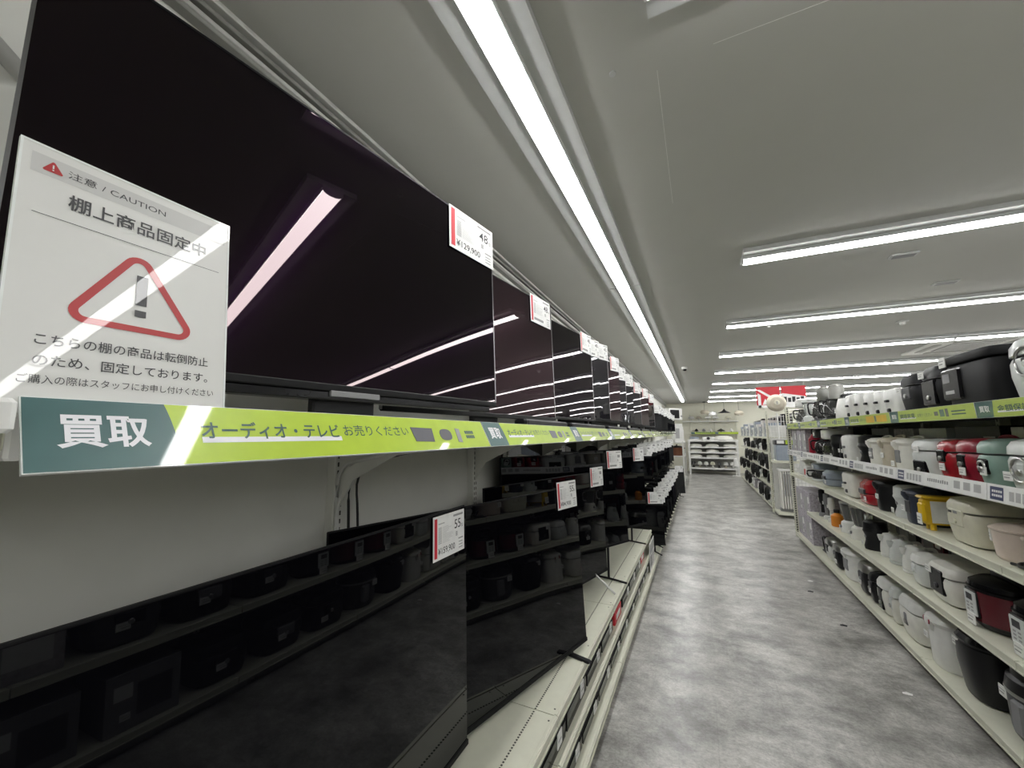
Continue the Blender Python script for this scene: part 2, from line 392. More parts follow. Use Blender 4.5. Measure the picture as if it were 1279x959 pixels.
# ------------------------------------------------------------------ banners on the left shelf edge
RB = math.pi / 2       # local -y faces +x, local +x runs along +y
def banner_left(y, k, full):
    t = thing('shelf_banner', ('lime banner with dark green end on the upper television shelf, ' + (f'{ORD[k + 1]} from the near end')), 'shelf banner', (SX, y, 1.3345), RB, 'lime banners on the television shelf')
    t.rotation_euler = (R(-27.3), 0, RB)
    W_, H_ = .862, .0800
    MB().box(0, W_, .0, .0022, 0, H_, M_acryl).build('backing', t)
    b = MB(); b.box(0, W_, .0022, .004, .0, .02, M_acryl); b.build('clip_rail', t)
    p = MB(); n = 12
    arc = [(.1055 + .0135 * math.sin(math.pi * (.62 - .50 * i / n)), max(.001, min(H_ - .001, H_ * i / n))) for i in range(n + 1)]
    p.prism([(.001, .001)] + arc + [(.001, H_ - .001)], -.0006, 0, M_teald); p.build('dark_panel', t)
    p = MB(); p.prism(arc + [(W_ - .001, H_ - .001), (W_ - .001, .001)], -.0005, 0, M_lime); p.build('lime_panel', t)
    q = MB(); q.text('買取', .022, .024, .072, .037, M_banwhite, y=-.0011, bold=.022); q.build('buying_lettering', t)
    q = MB(); q.flat(.144, .354, .0275, .0355, M_banwhite, y=-.0009)
    q.text('オーディオ・テレビ', .144, .032, .208, .026, M_banink, y=-.0013, bold=.012)
    q.text('お売りください', .362, .0355, .168, .022, M_banink, y=-.0011, bold=.0); q.build('slogan_lettering', t)
    for nm, f in (('television_picture', lambda q: q.prism([(.546, .022), (.541, .056), (.616, .054), (.610, .020)], -.0012, -.0006, M_bangrey)),
                  ('speaker_picture', lambda q: q.loft([(0, .024, .015, 2.6), (.0006, .024, .015, 2.6)], M_bangrey, seg=20, M=T(.664, -.0006, .038, rx=math.pi / 2))),
                  ('player_picture', lambda q: q.prism([(.708, .018), (.712, .056), (.730, .054), (.726, .016)], -.0012, -.0006, M_greyink))):
        q = MB(); f(q); q.build(nm, t)
    q = MB()
    for r_ in range(2):
        for c_ in range(5): q.flat(.752 + .0085 * c_, .759 + .0085 * c_, .040 - r_ * .013, .049 - r_ * .013, M_banink, y=-.0011)
    q.build('small_lettering', t)
for k in range(11): banner_left(.131 + .866 * k, k, True)

# caution sign in a clear holder
t = thing('caution_sign', 'white laminated caution sign with red triangle standing on the upper shelf', 'sign', (-.578, .1145, 1.3895), RB)
TM = T(rx=R(-6.3)) @ Matrix.Diagonal((1.058, 1., 1.058, 1.)); SW, SH = .183, .268
MB().box(0, SW, 0, .003, 0, SH, M_signpaper, TM).build('sheet', t)
b = MB(); b.box(-.002, SW + .002, -.0005, .0045, SH, SH + .0022, M_acryl, TM); b.box(-.002, -.0, -.0005, .0045, 0, SH, M_acryl, TM); b.box(SW, SW + .002, -.0005, .0045, 0, SH, M_acryl, TM); b.build('clear_holder', t)
b = MB(); b.flat(.006, SW - .004, SH - .030, SH - .009, M_signband, y=-.0003, M=TM); b.build('heading_band', t)
b = MB()
b.text('注意 / CAUTION', .031, SH - .0235, .082, .0085, M_signink, y=-.0007, M=TM)
b.text('棚上商品固定中', .033, SH - .058, .124, .0175, M_signink, y=-.0007, bold=.012, M=TM)
b.flat(.010, SW - .010, SH - .0725, SH - .0719, M_signink, y=-.0007, M=TM)
b.text('こちらの棚の商品は転倒防止', .021, SH - .203, .143, .0115, M_signink, y=-.0007, bold=.006, M=TM)
b.text('のため、固定しております。', .021, SH - .223, .143, .0115, M_signink, y=-.0007, bold=.006, M=TM)
b.text('ご購入の際はスタッフにお申し付けください', .013, SH - .240, .158, .0085, M_signink, y=-.0007, M=TM)
b.build('lettering', t); b = MB()
b.flat(.0905, .1005, SH - .143, SH - .108, M_signink, y=-.0009, M=TM); b.flat(.0905, .1005, SH - .1565, SH - .149, M_signink, y=-.0009, M=TM)
b.build('exclamation_mark', t)
def tri_ring(cx, cz, ro, wd, rr):
    pts_o = []; pts_i = []
    for k in range(3):
        a = math.pi / 2 + k * 2 * math.pi / 3
        for j in range(9):
            an = a - math.pi / 3 + j * (2 * math.pi / 3) / 8
            kx, kz = math.cos(a) * (ro - rr * 2) * 1., math.sin(a) * (ro - rr * 2)
            pts_o.append((cx + 1.06 * (kx + rr * math.cos(an)), cz + kz + rr * math.sin(an)))
            pts_i.append((cx + 1.06 * (kx + (rr - wd) * math.cos(an)), cz + kz + (rr - wd) * math.sin(an)))
    return pts_o, pts_i
po, pi_ = tri_ring(.092, SH - .141, .067, .0068, .0125)
b = MB(); n = len(po); b.add([(x, -.0006, z) for x, z in po + pi_], [(i, (i + 1) % n, (i + 1) % n + n, i + n) for i in range(n)], M_signred, TM)
b.build('warning_triangle', t); b = MB()
po, _ = tri_ring(.0205, SH - .0205, .0085, .001, .0012); b.add([(x, -.0006, z) for x, z in po], [tuple(range(n))], M_signred, TM)
b.flat(.0199, .0211, SH - .0205, SH - .0165, M_signpaper, y=-.0009, M=TM); b.flat(.0199, .0211, SH - .0228, SH - .0214, M_signpaper, y=-.0009, M=TM)
b.build('heading_icon', t)

# ------------------------------------------------------------------ price cards
def price_card_mesh(wd, ht, size=None, price=None, red=True):
    b = MB(); b.box(0, wd, 0, .0012, 0, ht, M_paper, b=.0)
    if red:
        b.flat(wd * .035, wd * .115, ht * .06, ht * .95, M_redink, y=-.0005)
    k = random.Random(int(wd * 1e4))
    b.flat(wd * .62, wd * .95, ht * .88, ht * .93, M_greyink, y=-.0005)
    b.flat(wd * .15, wd * .34, ht * .80, ht * .825, M_lightink, y=-.0005)
    for j in range(11):
        b.flat(wd * .15, wd * .25, ht * (.36 + .035 * j), ht * (.375 + .035 * j), M_greyink, y=-.0005)
        b.flat(wd * .27, wd * (.40 + .22 * k.random()), ht * (.36 + .035 * j), ht * (.367 + .035 * j), M_lightink, y=-.0005)
    for j in range(3): b.flat(wd * .80, wd * .93, ht * (.08 + .07 * j), ht * (.10 + .07 * j), M_greyink, y=-.0005)
    b.flat(wd * .79, wd * .95, ht * .30, ht * .33, M_greyink, y=-.0005)
    for j in range(4): b.flat(wd * .70, wd * .76, ht * (.40 + .028 * j), ht * (.42 + .028 * j), M_greyink, y=-.0005)
    if size:
        b.text(size, wd * .66, ht * .58, wd * .21, ht * .22, M_ink, y=-.0006, bold=.004); b.text('型', wd * .89, ht * .58, wd * .055, ht * .08, M_ink, y=-.0006)
    else:
        b.flat(wd * .72, wd * .88, ht * .60, ht * .76, M_greyink, y=-.0005)
    if price: b.text(price, wd * .14, ht * .09, wd * .53, ht * .175, M_ink, y=-.0006, bold=.004)
    else: b.flat(wd * .16, wd * .62, ht * .11, ht * .20, M_greyink, y=-.0005)
    return b.mesh('price_card')
PLAIN = price_card_mesh(.17, .125); PLAINW = price_card_mesh(.1701, .1251, None, None, False)

# ------------------------------------------------------------------ televisions
def television(rx, ry, z, yaw, wd, ht, tilt, surf, label, group, glass, stand='blade', card=None, cw=.19, ch=.14, cdx=0., cdz=.03, rim=True, bar=.012, frame=M_tvback, soundbar=False, cyaw=0., thick=.028):
    """rx, ry: where the far lower corner of the screen stands; yaw: turn towards the near end of the aisle"""
    a = R(yaw); cx = rx - math.sin(a) * wd / 2; cy = ry - math.cos(a) * wd / 2
    t = thing('television', label, 'television', (cx, cy, surf), RB - a, group)
    z0 = z - surf; Mt = T(z=z0, rx=R(-tilt)) ; h = wd / 2
    b = MB(); b.box(-h, h, .004, .012, 0, ht, frame, Mt, b=.002); b.box(-h * .82, h * .82, .012, .012 + thick, .03, ht * .55, M_tvback, Mt, b=.01); b.build('housing', t)
    b = MB(); b.box(-h + .003, h - .003, .0, .0042, bar, ht - .004, glass, Mt); b.build('screen', t)
    if rim:
        b = MB(); b.box(-h - .0015, -h + .003, -.0012, .012, 0, ht, M_tvrim, Mt); b.box(h - .003, h + .0015, -.0012, .012, 0, ht, M_tvrim, Mt); b.box(-h, h, -.0012, .012, ht - .004, ht + .001, M_tvback, Mt); b.build('rim', t)
    b = MB(); b.box(-h, h, -.004, .012, -.004, bar, M_tvback, Mt, b=.002)
    b.build('bottom_bezel', t)
    if soundbar:
        b = MB(); b.box(-h * .96, h * .94, .001, .03, -.024, -.004, M_gloss, Mt, b=.003); b.build('speaker_bar', t); b = MB(); b.box(-.075, .055, -.006, .002, -.016, -.003, M_grey, Mt, b=.001); b.build('logo_plate', t)
    if stand == 'neck':
        MB().box(-.10, .06, .02, .045, 0, z0 + .05, M_matte, b=.004).build('stand_neck', t)
        MB().box(-.30, .30, .02, .12, 0, .016, M_tvback, b=.005).build('stand_base', t)
    elif stand == 'foot':
        for s in (-1, 1):
            b = MB(); x = s * h * .80
            b.box(x - .012, x + .012, -.085, .06, 0, .011, M_black, b=.003); b.prism([(x - .01, .008), (x + .01, .008), (x + .008, z0 + .02), (x - .008, z0 + .02)], .004, .03, M_black); b.build('leg', t)
    elif stand == 'wall':
        MB().box(-.2, .2, .035, .066, ht * .2, ht * .5, M_tvback, b=.003, M=T(z=z0)).build('wall_mount', t)
    elif stand == 'chevron':
        for s in (-1, 1):
            x = s * h * .72; b = MB()
            b.tube([(x, .02, z0 + .02), (x + .02, -.12, .008)], .007, M_silver, smooth=False); b.tube([(x, .02, z0 + .02), (x - .04, .16, .008)], .007, M_silver, smooth=False); b.build('leg', t)
    else:
        for s in (-1, 1):
            x = s * h * .62; b = MB()
            b.tube([(x, .02, z0 + .02), (x, .02, .008)], .008, M_black, smooth=False); b.tube([(x, .02, .009), (x + .02, -.11, .008)], .007, M_black, smooth=False); b.tube([(x, .02, .009), (x - .03, .12, .008)], .007, M_black, smooth=False); b.build('leg', t)
    if card:
        o = link('price_card', card, t); o.matrix_local = Mt @ T(h - cw + cdx, -.006, ht - ch + cdz, rz=cyaw)
        b = MB(); b.box(cw * .42, cw * .58, .0012, .018, ch - .05, ch - .035, M_glass); c = b.build('clip', o)
    return t
UG = 'televisions on the upper shelf'
card1 = price_card_mesh(.235, .150, '48', '¥129,900')
card2 = price_card_mesh(.200, .140, '48'); card3 = price_card_mesh(.1902, .1402, '48')
SU = 1.378
television(-.6495, 1.229, 1.470, 8.78, 1.10, .657, 2.44, SU, 'largest wall of black screen, nearest television on the upper shelf, marked 129,900 yen', UG, M_oled, 'neck', card1, .235, .150, 0, .002, soundbar=True)
television(-.66, 1.90, 1.440, 8, 1.07, .598, 2, SU, 'plum-tinted television on the upper shelf, second from the near end', UG, M_oled2, 'neck', card2, .200, .140, -.02, .012)
television(-.66, 2.74, 1.460, 8, 1.07, .588, 2, SU, 'black television on the upper shelf, third from the near end', UG, M_oled, 'foot', card3, .19, .14, 0, .022)
ups = [(-.645, 2.90, 17, .80, .54), (-.635, 3.16, 18, .80, .56), (-.625, 3.60, 16, .80, .53), (-.625, 3.93, 18, .75, .49), (-.61, 4.28, 20, .73, .47), (-.61, 4.86, 18, .73, .45), (-.60, 5.55, 18, .73, .45), (-.60, 6.28, 18, .73, .44)]
CN = [price_card_mesh(.1711, .1271, '40'), price_card_mesh(.1712, .1272, '43'), price_card_mesh(.1713, .1273, '32')]
for i, (x, y, yw, wd, ht) in enumerate(ups):
    television(x, y, 1.475, yw, wd, ht, 1.5, SU, f'black television on the upper shelf, {ORD[i + 4]} from the near end', UG, (M_lcd2, M_lcd2, M_oled2, M_lcd2)[i % 4], 'neck', CN[0 if i % 3 == 0 else 1 if i % 3 == 1 else 2], .171, .127, .0, .05, rim=i % 2 == 1)
for i in range(10):
    y = 6.95 + .42 * i
    television(-.55, y, 1.44, 45, .56, .36 - .012 * (i % 3), 2, SU, f'small dark television on the far upper shelf, {ORD[i + 1]} after the large ones', UG, M_lcd, 'blade', PLAIN, .17, .125, .0, .04, rim=False)
LG = 'televisions on the low display shelf'
SL = .389
card55 = price_card_mesh(.165, .125, '55', '¥159,900'); card55b = price_card_mesh(.1651, .1251, '55', '¥84,900')
television(-.70, 1.15, .425, 0, 1.23, .71, 1.5, SL, 'large dark television low in front, with price card reading 159,900 yen', LG, M_lcd, 'foot', card55, .175, .132, -.012, .0, rim=False)
television(-.53, 1.93, .416, 15, 1.23, .70, 3.7, SL, 'low dark television mirroring the shelves opposite, price card 84,900 yen', LG, M_lcd, 'foot', card55b, .165, .125, -.01, .03, rim=False)
television(-.60, 2.73, .480, 15, 1.15, .64, 2, SL, 'low dark television on silver chevron legs, third from the near end', LG, M_lcd, 'chevron', PLAIN, .17, .125, .0, .03, rim=False)
television(-.50, 3.00, .610, 26, 1.13, .63, 3, SL, 'low dark television on black splayed legs, fourth from the near end', LG, M_lcd, 'blade', PLAIN, .17, .125, -.02, .01, rim=False)
television(-.50, 4.03, .530, 25.7, 1.15, .70, 1, SL, 'low dark television at the end of the stepped shelves, fifth from the near end', LG, M_lcd, 'blade', PLAIN, .17, .125, .0, .01, rim=False)
for i, y in enumerate((3.20, 4.38)):
    television(-1.03, y, .60, 0, 1.17, .73, 0, .389, f'dark television hung on the wall just below the banners, {("nearer", "farther")[i]} one', 'televisions hung on the back panel', M_lcd, 'wall', None, rim=False)
for i, (y, l_) in enumerate(((1.62, .52), (2.35, .80), (3.25, .80), (4.15, .80), (5.05, .80), (5.95, .80))):
    t = thing('sound_bar', f'black sound bar lying on the upper shelf, {ORD[i + 1]} from the near end', 'sound bar', (-.615, y, 1.3785), RB, 'sound bars under the upper televisions')
    MB().box(-l_ / 2, l_ / 2, -.026, .026, .004, .050, M_tvback, b=.008).build('case', t); MB().box(-l_ / 2 + .02, l_ / 2 - .02, -.0275, -.024, .010, .044, M_matte, b=.001).build('grille', t)
    for s_ in (-1, 1): MB().box(s_ * l_ * .4 - .02, s_ * l_ * .4 + .02, -.02, .02, 0, .005, M_darkgrey).build('foot', t)
for i in range(16):
    y = 4.72 + .285 * i
    television(-.50 - .02 * (i % 2), y, .83, 58, .50, .37 + .01 * (i % 3), 2, .77, f'small dark television on the middle shelf, {ORD[i + 1]} beyond the stepped shelves', 'televisions on the middle shelf', M_lcd, 'blade', PLAINW, .17, .125, .0, .05, rim=False)
for i in range(14):
    y = 4.74 + .30 * i
    z = .17
    television(-.40 if i == 0 else -.43, y, z, 62, .60 if i < 1 else .52, .54 if i == 0 else .42 + .02 * (i % 2), 3, .090, ('dark television jutting over the floor edge, with red striped price card' if i == 0 else f'dark television on the base shelf, {ORD[i]} behind the jutting one'), 'televisions on the base shelf', M_lcd, 'blade', PLAIN if i in (0,) else PLAINW, .17, .125, .0, .02 if i == 0 else .06, rim=False)
television(-.33, 9.05, .16, 66, .56, .50, 3, .090, 'black television jutting into the aisle farthest along the left base', 'televisions on the base shelf', M_lcd, 'blade', PLAINW, .17, .125, -.02, .05, rim=False)

# cables at the first upright
for pts, m, r_, lb in (([(-.62, .86, 1.35), (-.9, .90, 1.30), (-1.06, .925, 1.24), (-1.06, .93, 1.0), (-1.06, .92, .55)], M_whitewire, .006, 'thick white cable hanging at the near upright, left one'),
                       ([(-.70, .90, 1.35), (-.98, .93, 1.29), (-1.055, .945, 1.22), (-1.055, .915, 1.08), (-1.055, .95, .95), (-1.055, .93, .55)], M_whitewire, .004, 'thin wavy white cable hanging at the near upright'),
                       ([(-.66, .98, 1.35), (-.98, .97, 1.30), (-1.05, .962, 1.22), (-1.05, .965, 1.0), (-1.05, .95, .55)], M_capwire, .0045, 'black cable hanging along the near upright, left of the two'),
                       ([(-.60, 1.24, 1.35), (-.85, 1.12, 1.32), (-1.05, 1.02, 1.25), (-1.05, 1.00, 1.1), (-1.05, 1.03, .85), (-1.05, 1.03, .55)], M_capwire, .004, 'black cable curving from the shelf underside to the near upright')):
    MB().tube(pts, r_, m).build('cable', label=lb, cat='cable')
# hanger rods and conduit above the first television
b = MB(); b.tube([(-.93, .235, 1.9), (-.93, .235, CEIL)], .004, M_white, smooth=False); b.tube([(-.93, .235, 2.2), (-.95, .205, CEIL)], .003, M_white, smooth=False); b.build('hanger_rod', label='thin white hanger rod dropping from the ceiling behind the nearest television', cat='hanger rod')
MB().tube([(-1.115, -.35, 2.50), (-1.115, .20, 2.037)], .016, M_rail, seg=14, smooth=False).build('conduit', label='grey conduit on the wall at the upper left frame edge', cat='conduit')
for y in (1.60, 1.78):
    t = thing('rail_clamp', f'small black clamp on the corner rails, the {"nearer" if y < 1.7 else "farther"} of two', 'clamp', (WALL_X + .05, y, CEIL - .04), 0, 'black clamps on the corner rails')
    MB().box(-.004, .03, -.03, .03, -.03, .02, M_darkgrey, b=.006).build('body', t); MB().lathe([(.012, 0), (.012, .03), (.001, .03)], M_matte, M=T(.02, 0, -.04)).build('screw', t)

# players and boxes on the stepped low shelves
def player(x, y, z, L_, D_, H_, label, m=M_black, tags=1, slope=0.):
    t = thing('disc_player', label, 'disc player', (x, y, z), RB, 'players lying on the stepped shelves')
    Mt = T(rx=slope)
    b = MB(); b.box(-L_ / 2, L_ / 2, 0, D_, .004, H_, m, Mt, b=.006); b.build('case', t)
    b = MB(); b.box(-L_ / 2 + .004, L_ / 2 - .004, -.004, .0, .008, H_ - .006, M_gloss, Mt, b=.001); b.build('front_panel', t)
    for s in range(tags):
        b = MB(); xx = L_ / 2 - .03 - .07; b.box(xx, xx + .05, -.007, -.003, H_ * .30, H_ * 1.02, M_sticker, Mt, b=.001); b.flat(xx + .006, xx + .04, H_ * .6, H_ * .68, M_greyink, y=-.0075, M=Mt); b.build('price_sticker', t)
for i in range(9):
    y = 1.12 + i * .30
    if i == 5: continue
    player(-.523, y, .2315, .285, .19, .062 + .008 * (i % 3), f'black disc player on the middle step of the low shelves, {ORD[i + 1]} from the near end')
for i in range(10):
    y = 1.30 + i * .29
    player(-.508, y, .0895, .28, .20, .052 + .006 * (i % 2), f'black disc player on the bottom step of the low shelves, {ORD[i + 1]} from the near end', M_darkgrey if i % 4 == 3 else M_black)
for i, (x, y, z, m, lb) in enumerate(((-.518, 2.62, .2315, M_redink, 'red boxed game on the middle step of the low shelves'), (-.53, 3.85, .2315, M_redink, 'red box beside the grey poster at the end of the low shelves'))):
    t = thing('game_box', lb, 'box', (x, y, z), RB)
    MB().box(-.10, .10, 0, .14, 0, .072, m, b=.003).build('carton', t); MB().box(-.06, .05, -.002, .0, .02, .05, M_paper).build('printed_label', t)
t = thing('poster_board', 'grey and white poster standing at the far end of the stepped shelves', 'poster', (-.484, 4.02, .0895), RB)
MB().box(0, .36, 0, .004, 0, .25, M_paper).build('board', t)
b = MB(); b.flat(.02, .34, .15, .235, M_lightink, y=-.0006); b.flat(.03, .16, .03, .13, M_greyink, y=-.0006)
for j in range(5): b.flat(.18, .33, .03 + .022 * j, .04 + .022 * j, M_lightink, y=-.0006)
b.build('printed_picture', t)

# ------------------------------------------------------------------ right gondola
GX = 1.08; GY1 = 6.50
BAYS = [(-.20, .66), (.66, 1.52), (1.52, 2.37), (2.37, 3.21), (3.21, 4.06), (4.06, 4.90), (4.90, 5.74), (5.74, GY1)]
t = thing('gondola_shelving', 'cream gondola shelving with five shelves of kitchen appliances on the right', 'shelving', (GX, 0, 0))
def gb(x0, x1, y0, y1, z0, z1, m, bv=.002): return MB().box(x0, x1, y0, y1, z0, z1, m, b=bv)
gb(.50, .52, BAYS[0][0], GY1, .05, 1.55, M_darkgrey, 0).build('back_panel', t)
SH_Z = {'A': 1.478, 'B': 1.128, 'C': .835, 'D': .475, 'E': .092}
for ya, yb in BAYS:
    for k, z in SH_Z.items():
        if k == 'D' and yb > 6: continue
        zz = z + (.02 if k == 'C' and ya > 4.8 else 0)
        b = gb(.012, .50, ya + .002, yb - .002, zz - .024, zz, M_cream)
        lo = .036 if k != 'E' else .036
        b.box(0, .014, ya + .002, yb - .002, zz - lo, zz + .004, M_cream, b=.002)
        b.box(-.003, .002, ya + .002, yb - .002, zz - lo + .002, zz - lo + .008, M_cream); b.box(-.003, .002, ya + .002, yb - .002, zz - .004, zz + .003, M_cream)
        b.build('shelf', t)
for ya in [q[0] for q in BAYS] + [GY1]:
    b = gb(.455, .50, ya - .018, ya + .018, .04, 1.57, M_cream)
    for j in range(46): b.box(.4545, .4556, ya - .004, ya + .004, .15 + j * .03, .165 + j * .03, M_creamdark)
    b.build('upright', t)
    b = MB(); b.lathe([(.022, 0), (.022, .02), (.012, .025), (.012, .06)], M_dullsteel, M=T(.06, ya + .1, 0)); b.build('foot', t)
b = gb(.0, .04, GY1 - .03, GY1 + .01, .03, 1.74, M_cream)
for j in range(55):
    b.box(-.0006, .0004, GY1 - .018, GY1 - .004, .08 + j * .03, .10 + j * .03, M_creamdark); b.box(.012, .028, GY1 - .0306, GY1 - .0296, .08 + j * .03, .10 + j * .03, M_creamdark)
b.build('end_post', t)
b = MB()
for j in range(12): b.tube([(.04 + j * .04, GY1 + .003, .06), (.04 + j * .04, GY1 + .003, 1.72)], .0022, M_silver, seg=5, smooth=False)
for j in range(41): b.tube([(.04, GY1 + .006, .06 + j * .041), (.48, GY1 + .006, .06 + j * .041)], .0022, M_silver, seg=5, smooth=False)
b.build('wire_end_panel', t)
gb(.05, .48, BAYS[0][0], GY1, .0, .045, M_rail, 0).build('plinth', t)

RL = -math.pi / 2      # local -y faces -x, local +x runs towards the viewer
def banner_right(ya, yb, k):
    W_ = yb - ya - .004; H_ = .068
    t = thing('shelf_banner', f'lime banner with slate panel on the right top shelf, {ORD[k + 1]} from the near end', 'shelf banner', (GX - .004, yb - .002, 1.437), RL, 'lime banners on the appliance shelf')
    MB().box(0, W_, .0, .002, 0, H_, M_acryl, T(rx=R(4))).build('backing', t); M_ = T(rx=R(4))
    b = MB(); b.prism([(.001, .001), (.105, .001), (.118, H_ - .001), (.001, H_ - .001)], -.0006, 0, M_teald, M_); b.build('dark_panel', t)
    b = MB(); b.prism([(.105, .001), (W_ - .001, .001), (W_ - .001, H_ - .001), (.118, H_ - .001)], -.0005, 0, M_lime2, M_); b.build('lime_panel', t)
    b = MB(); b.text('買取', .026, .022, .064, .026, M_banwhite, y=-.0011, bold=.02, M=M_); b.build('buying_lettering', t)
    b = MB(); b.flat(.135, .32, .018, .025, M_banwhite, y=-.0009, M=M_)
    b.text('金額保証' if k == 2 else '調理家電', .137, .021, .175, .026, M_banink, y=-.0013, bold=.012, M=M_); b.text('お売りください', .34, .024, .15, .018, M_banink, y=-.0011, M=M_); b.build('slogan_lettering', t)
    b = MB()
    for x0, x1, z0, z1, m in ((.51, .545, .024, .044, M_bangrey), (.56, .60, .018, .052, M_teald), (.61, .635, .016, .054, M_bangrey)): b.flat(x0, x1, z0, z1, m, y=-.0009, M=M_)
    for r_ in range(2): b.flat(.66, .77, .036 - r_ * .014, .042 - r_ * .014, M_banink, y=-.0009, M=M_)
    if k == 4: b.flat(.46, .60, .012, .056, M_yellow, y=-.0012, M=M_); b.flat(.64, .80, .012, .056, M_yellow, y=-.0012, M=M_)
    b.build('product_pictures', t)
def strip_white(ya, yb, k):
    W_ = yb - ya - .004; H_ = .070
    t = thing('price_strip', f'white printed strip with navy square on the right second shelf, {ORD[k + 1]} from the near end', 'price strip', (GX - .012, yb - .002, 1.098), RL, 'white printed strips on the appliance shelf')
    M_ = T(rx=R(-6))
    MB().box(0, W_, .0, .002, 0, H_, M_paper, M_).build('strip', t)
    b = MB(); b.flat(.018, .098, .008, .060, M_bannavy, y=-.0006, M=M_)
    for r_ in range(2):
        for c_ in range(5): b.flat(.030 + .0125 * c_, .040 + .0125 * c_, .038 - .017 * r_, .047 - .017 * r_, M_paper, y=-.0009, M=M_)
    b.build('navy_label', t)
    b = MB(); kk = random.Random(k)
    for q in range(5): x = .13 + q * .035; b.flat(x, x + .026, .014, .05, M_lightink, y=-.0006, M=M_)
    for q in range(10): x = .36 + q * .02; b.flat(x, x + .013, .028, .042 + .004 * kk.random(), M_greyink, y=-.0006, M=M_)
    for q in range(3): x = .60 + q * .075; b.flat(x, x + .05, .02, .055, M_lightink, y=-.0006, M=M_)
    b.build('grey_lettering', t)
for k, (ya, yb) in enumerate(BAYS): banner_right(ya, yb, k); strip_white(ya, yb, k)

# ------------------------------------------------------------------ appliance builders (front faces local -y, stands on z = 0)
def sticker(t, x, z, d, wd=.05, ht=.04, tilt=0.):
    b = MB(); b.box(x - wd / 2, x + wd / 2, -d - .004, -d, z - ht / 2, z + ht / 2, M_sticker, b=.0008)
    b.flat(x - wd * .4, x + wd * .2, z - ht * .2, z - ht * .08, M_greyink, y=-d - .0045); b.flat(x - wd * .4, x + wd * .35, z + ht * .1, z + ht * .2, M_lightink, y=-d - .0045); b.build('price_sticker', t)
def slab(t, name, x0, x1, z0, z1, d, m, dep=.02, bv=.006): MB().box(x0, x1, -d, -d + dep, z0, z1, m, b=bv).build(name, t)
def rbox(b, w, d, h, m, n=5, r=.03, taper=1., z0=0., top=1.):
    w /= 2; d /= 2
    b.loft([(z0, (w - r) * taper, (d - r) * taper, n), (z0 + r * .3, (w - r * .25) * taper, (d - r * .25) * taper, n), (z0 + r, w * taper, d * taper, n), (z0 + (h - z0) * .6, w, d, n),
            (h - r, w * top, d * top, n), (h - r * .3, (w - r * .25) * top, (d - r * .25) * top, n), (h, (w - r) * top, (d - r) * top, n)], m, 40)
    return b
def rice_cooker(t, w, d, h, body, lid, panel=M_black, btn=M_silver, pw=.42, ph=.30, pz=.52, handle=True, n=4, st=(.2, .3), ring=None):
    rbox(MB(), w, d, h * .70, body, n, .025, .93).build('body', t)
    b = MB(); b.loft([(h * .70, w / 2 * .985, d / 2 * .985, n), (h * .712, w / 2 * .985, d / 2 * .985, n)], M_grey, 40); b.build('seam', t)
    b = MB(); b.loft([(h * .712, w / 2, d / 2, n), (h * .84, w / 2 * .985, d / 2 * .985, n), (h * .94, w / 2 * .90, d / 2 * .90, n), (h * .985, w / 2 * .72, d / 2 * .74, n - .5), (h, w / 2 * .4, d / 2 * .42, n - .5)], lid, 40); b.build('lid', t)
    slab(t, 'control_panel', -w * pw / 2, w * pw / 2, h * (pz - ph / 2), h * (pz + ph / 2), d / 2 + .003, panel)
    b = MB(); b.lathe([(.013, 0), (.013, .006), (.010, .008), (.001, .008)], btn, M=T(0, -d / 2 - .002, h * (pz - ph * .2), rx=math.pi / 2)); b.build('button', t)
    if ring:
        b = MB(); b.tube([(w * .16 * math.cos(a * .3927), -d / 2 - .004, h * pz + w * .16 * math.sin(a * .3927)) for a in range(17)], .005, ring, smooth=False); b.build('trim_ring', t)
    if handle:
        b = MB(); b.tube([(-w * .36, .02, h * .86), (-w * .34, .02, h * 1.0), (0, .02, h * 1.04), (w * .34, .02, h * 1.0), (w * .36, .02, h * .86)], .008, lid); b.build('handle', t)
    if st: sticker(t, w * st[0], h * st[1], d / 2 + .004, min(.055, w * .3), .036)
def air_pot(t, w, d, h, body, lid, panel=None, st=(.1, .45), flower=False):
    b = MB(); r = w / 2; b.loft([(0, r * .92, d / 2 * .92, 2.6), (.012, r * .97, d / 2 * .97, 2.6), (h * .5, r, d / 2, 2.6), (h * .78, r * .96, d / 2 * .96, 2.6)], body, 36); b.build('body', t)
    b = MB(); b.loft([(h * .78, r * .97, d / 2 * .97, 2.6), (h * .86, r * .97, d / 2 * 1.05, 2.6, 0, -d * .03), (h * .93, r * .85, d / 2 * .98, 2.6, 0, -d * .04), (h * .985, r * .6, d / 2 * .72, 2.4, 0, -.01), (h, r * .3, d / 2 * .4, 2.2)], lid, 36); b.build('lid', t)
    b = MB(); b.loft([(h * .66, r * .16, .014, 3, 0, -d / 2 * .93), (h * .80, r * .22, .022, 3, 0, -d / 2 * 1.0), (h * .90, r * .26, .022, 3, 0, -d / 2 * .98)], lid, 20); b.build('spout', t)
    b = MB(); b.tube([(-r * .93, 0, h * .80), (-r * .8, .01, h * .99), (0, .02, h * 1.05), (r * .8, .01, h * .99), (r * .93, 0, h * .80)], .009, lid); b.build('handle', t)
    if panel: slab(t, 'control_panel', -r * .36, r * .36, h * .28, h * .66, d / 2 + .001, panel)
    if flower:
        b = MB()
        for x, z in ((-.026, .845), (.014, .835)): b.loft([(0, .015, .017, 2), (.004, .012, .014, 2)], M_crimson, 14, M=T(x, -d * .552, h * z, rx=math.pi / 2))
        b.build('flower_decal', t)
    if st: sticker(t, r * st[0], h * st[1], d / 2 + .003, .045, .034)
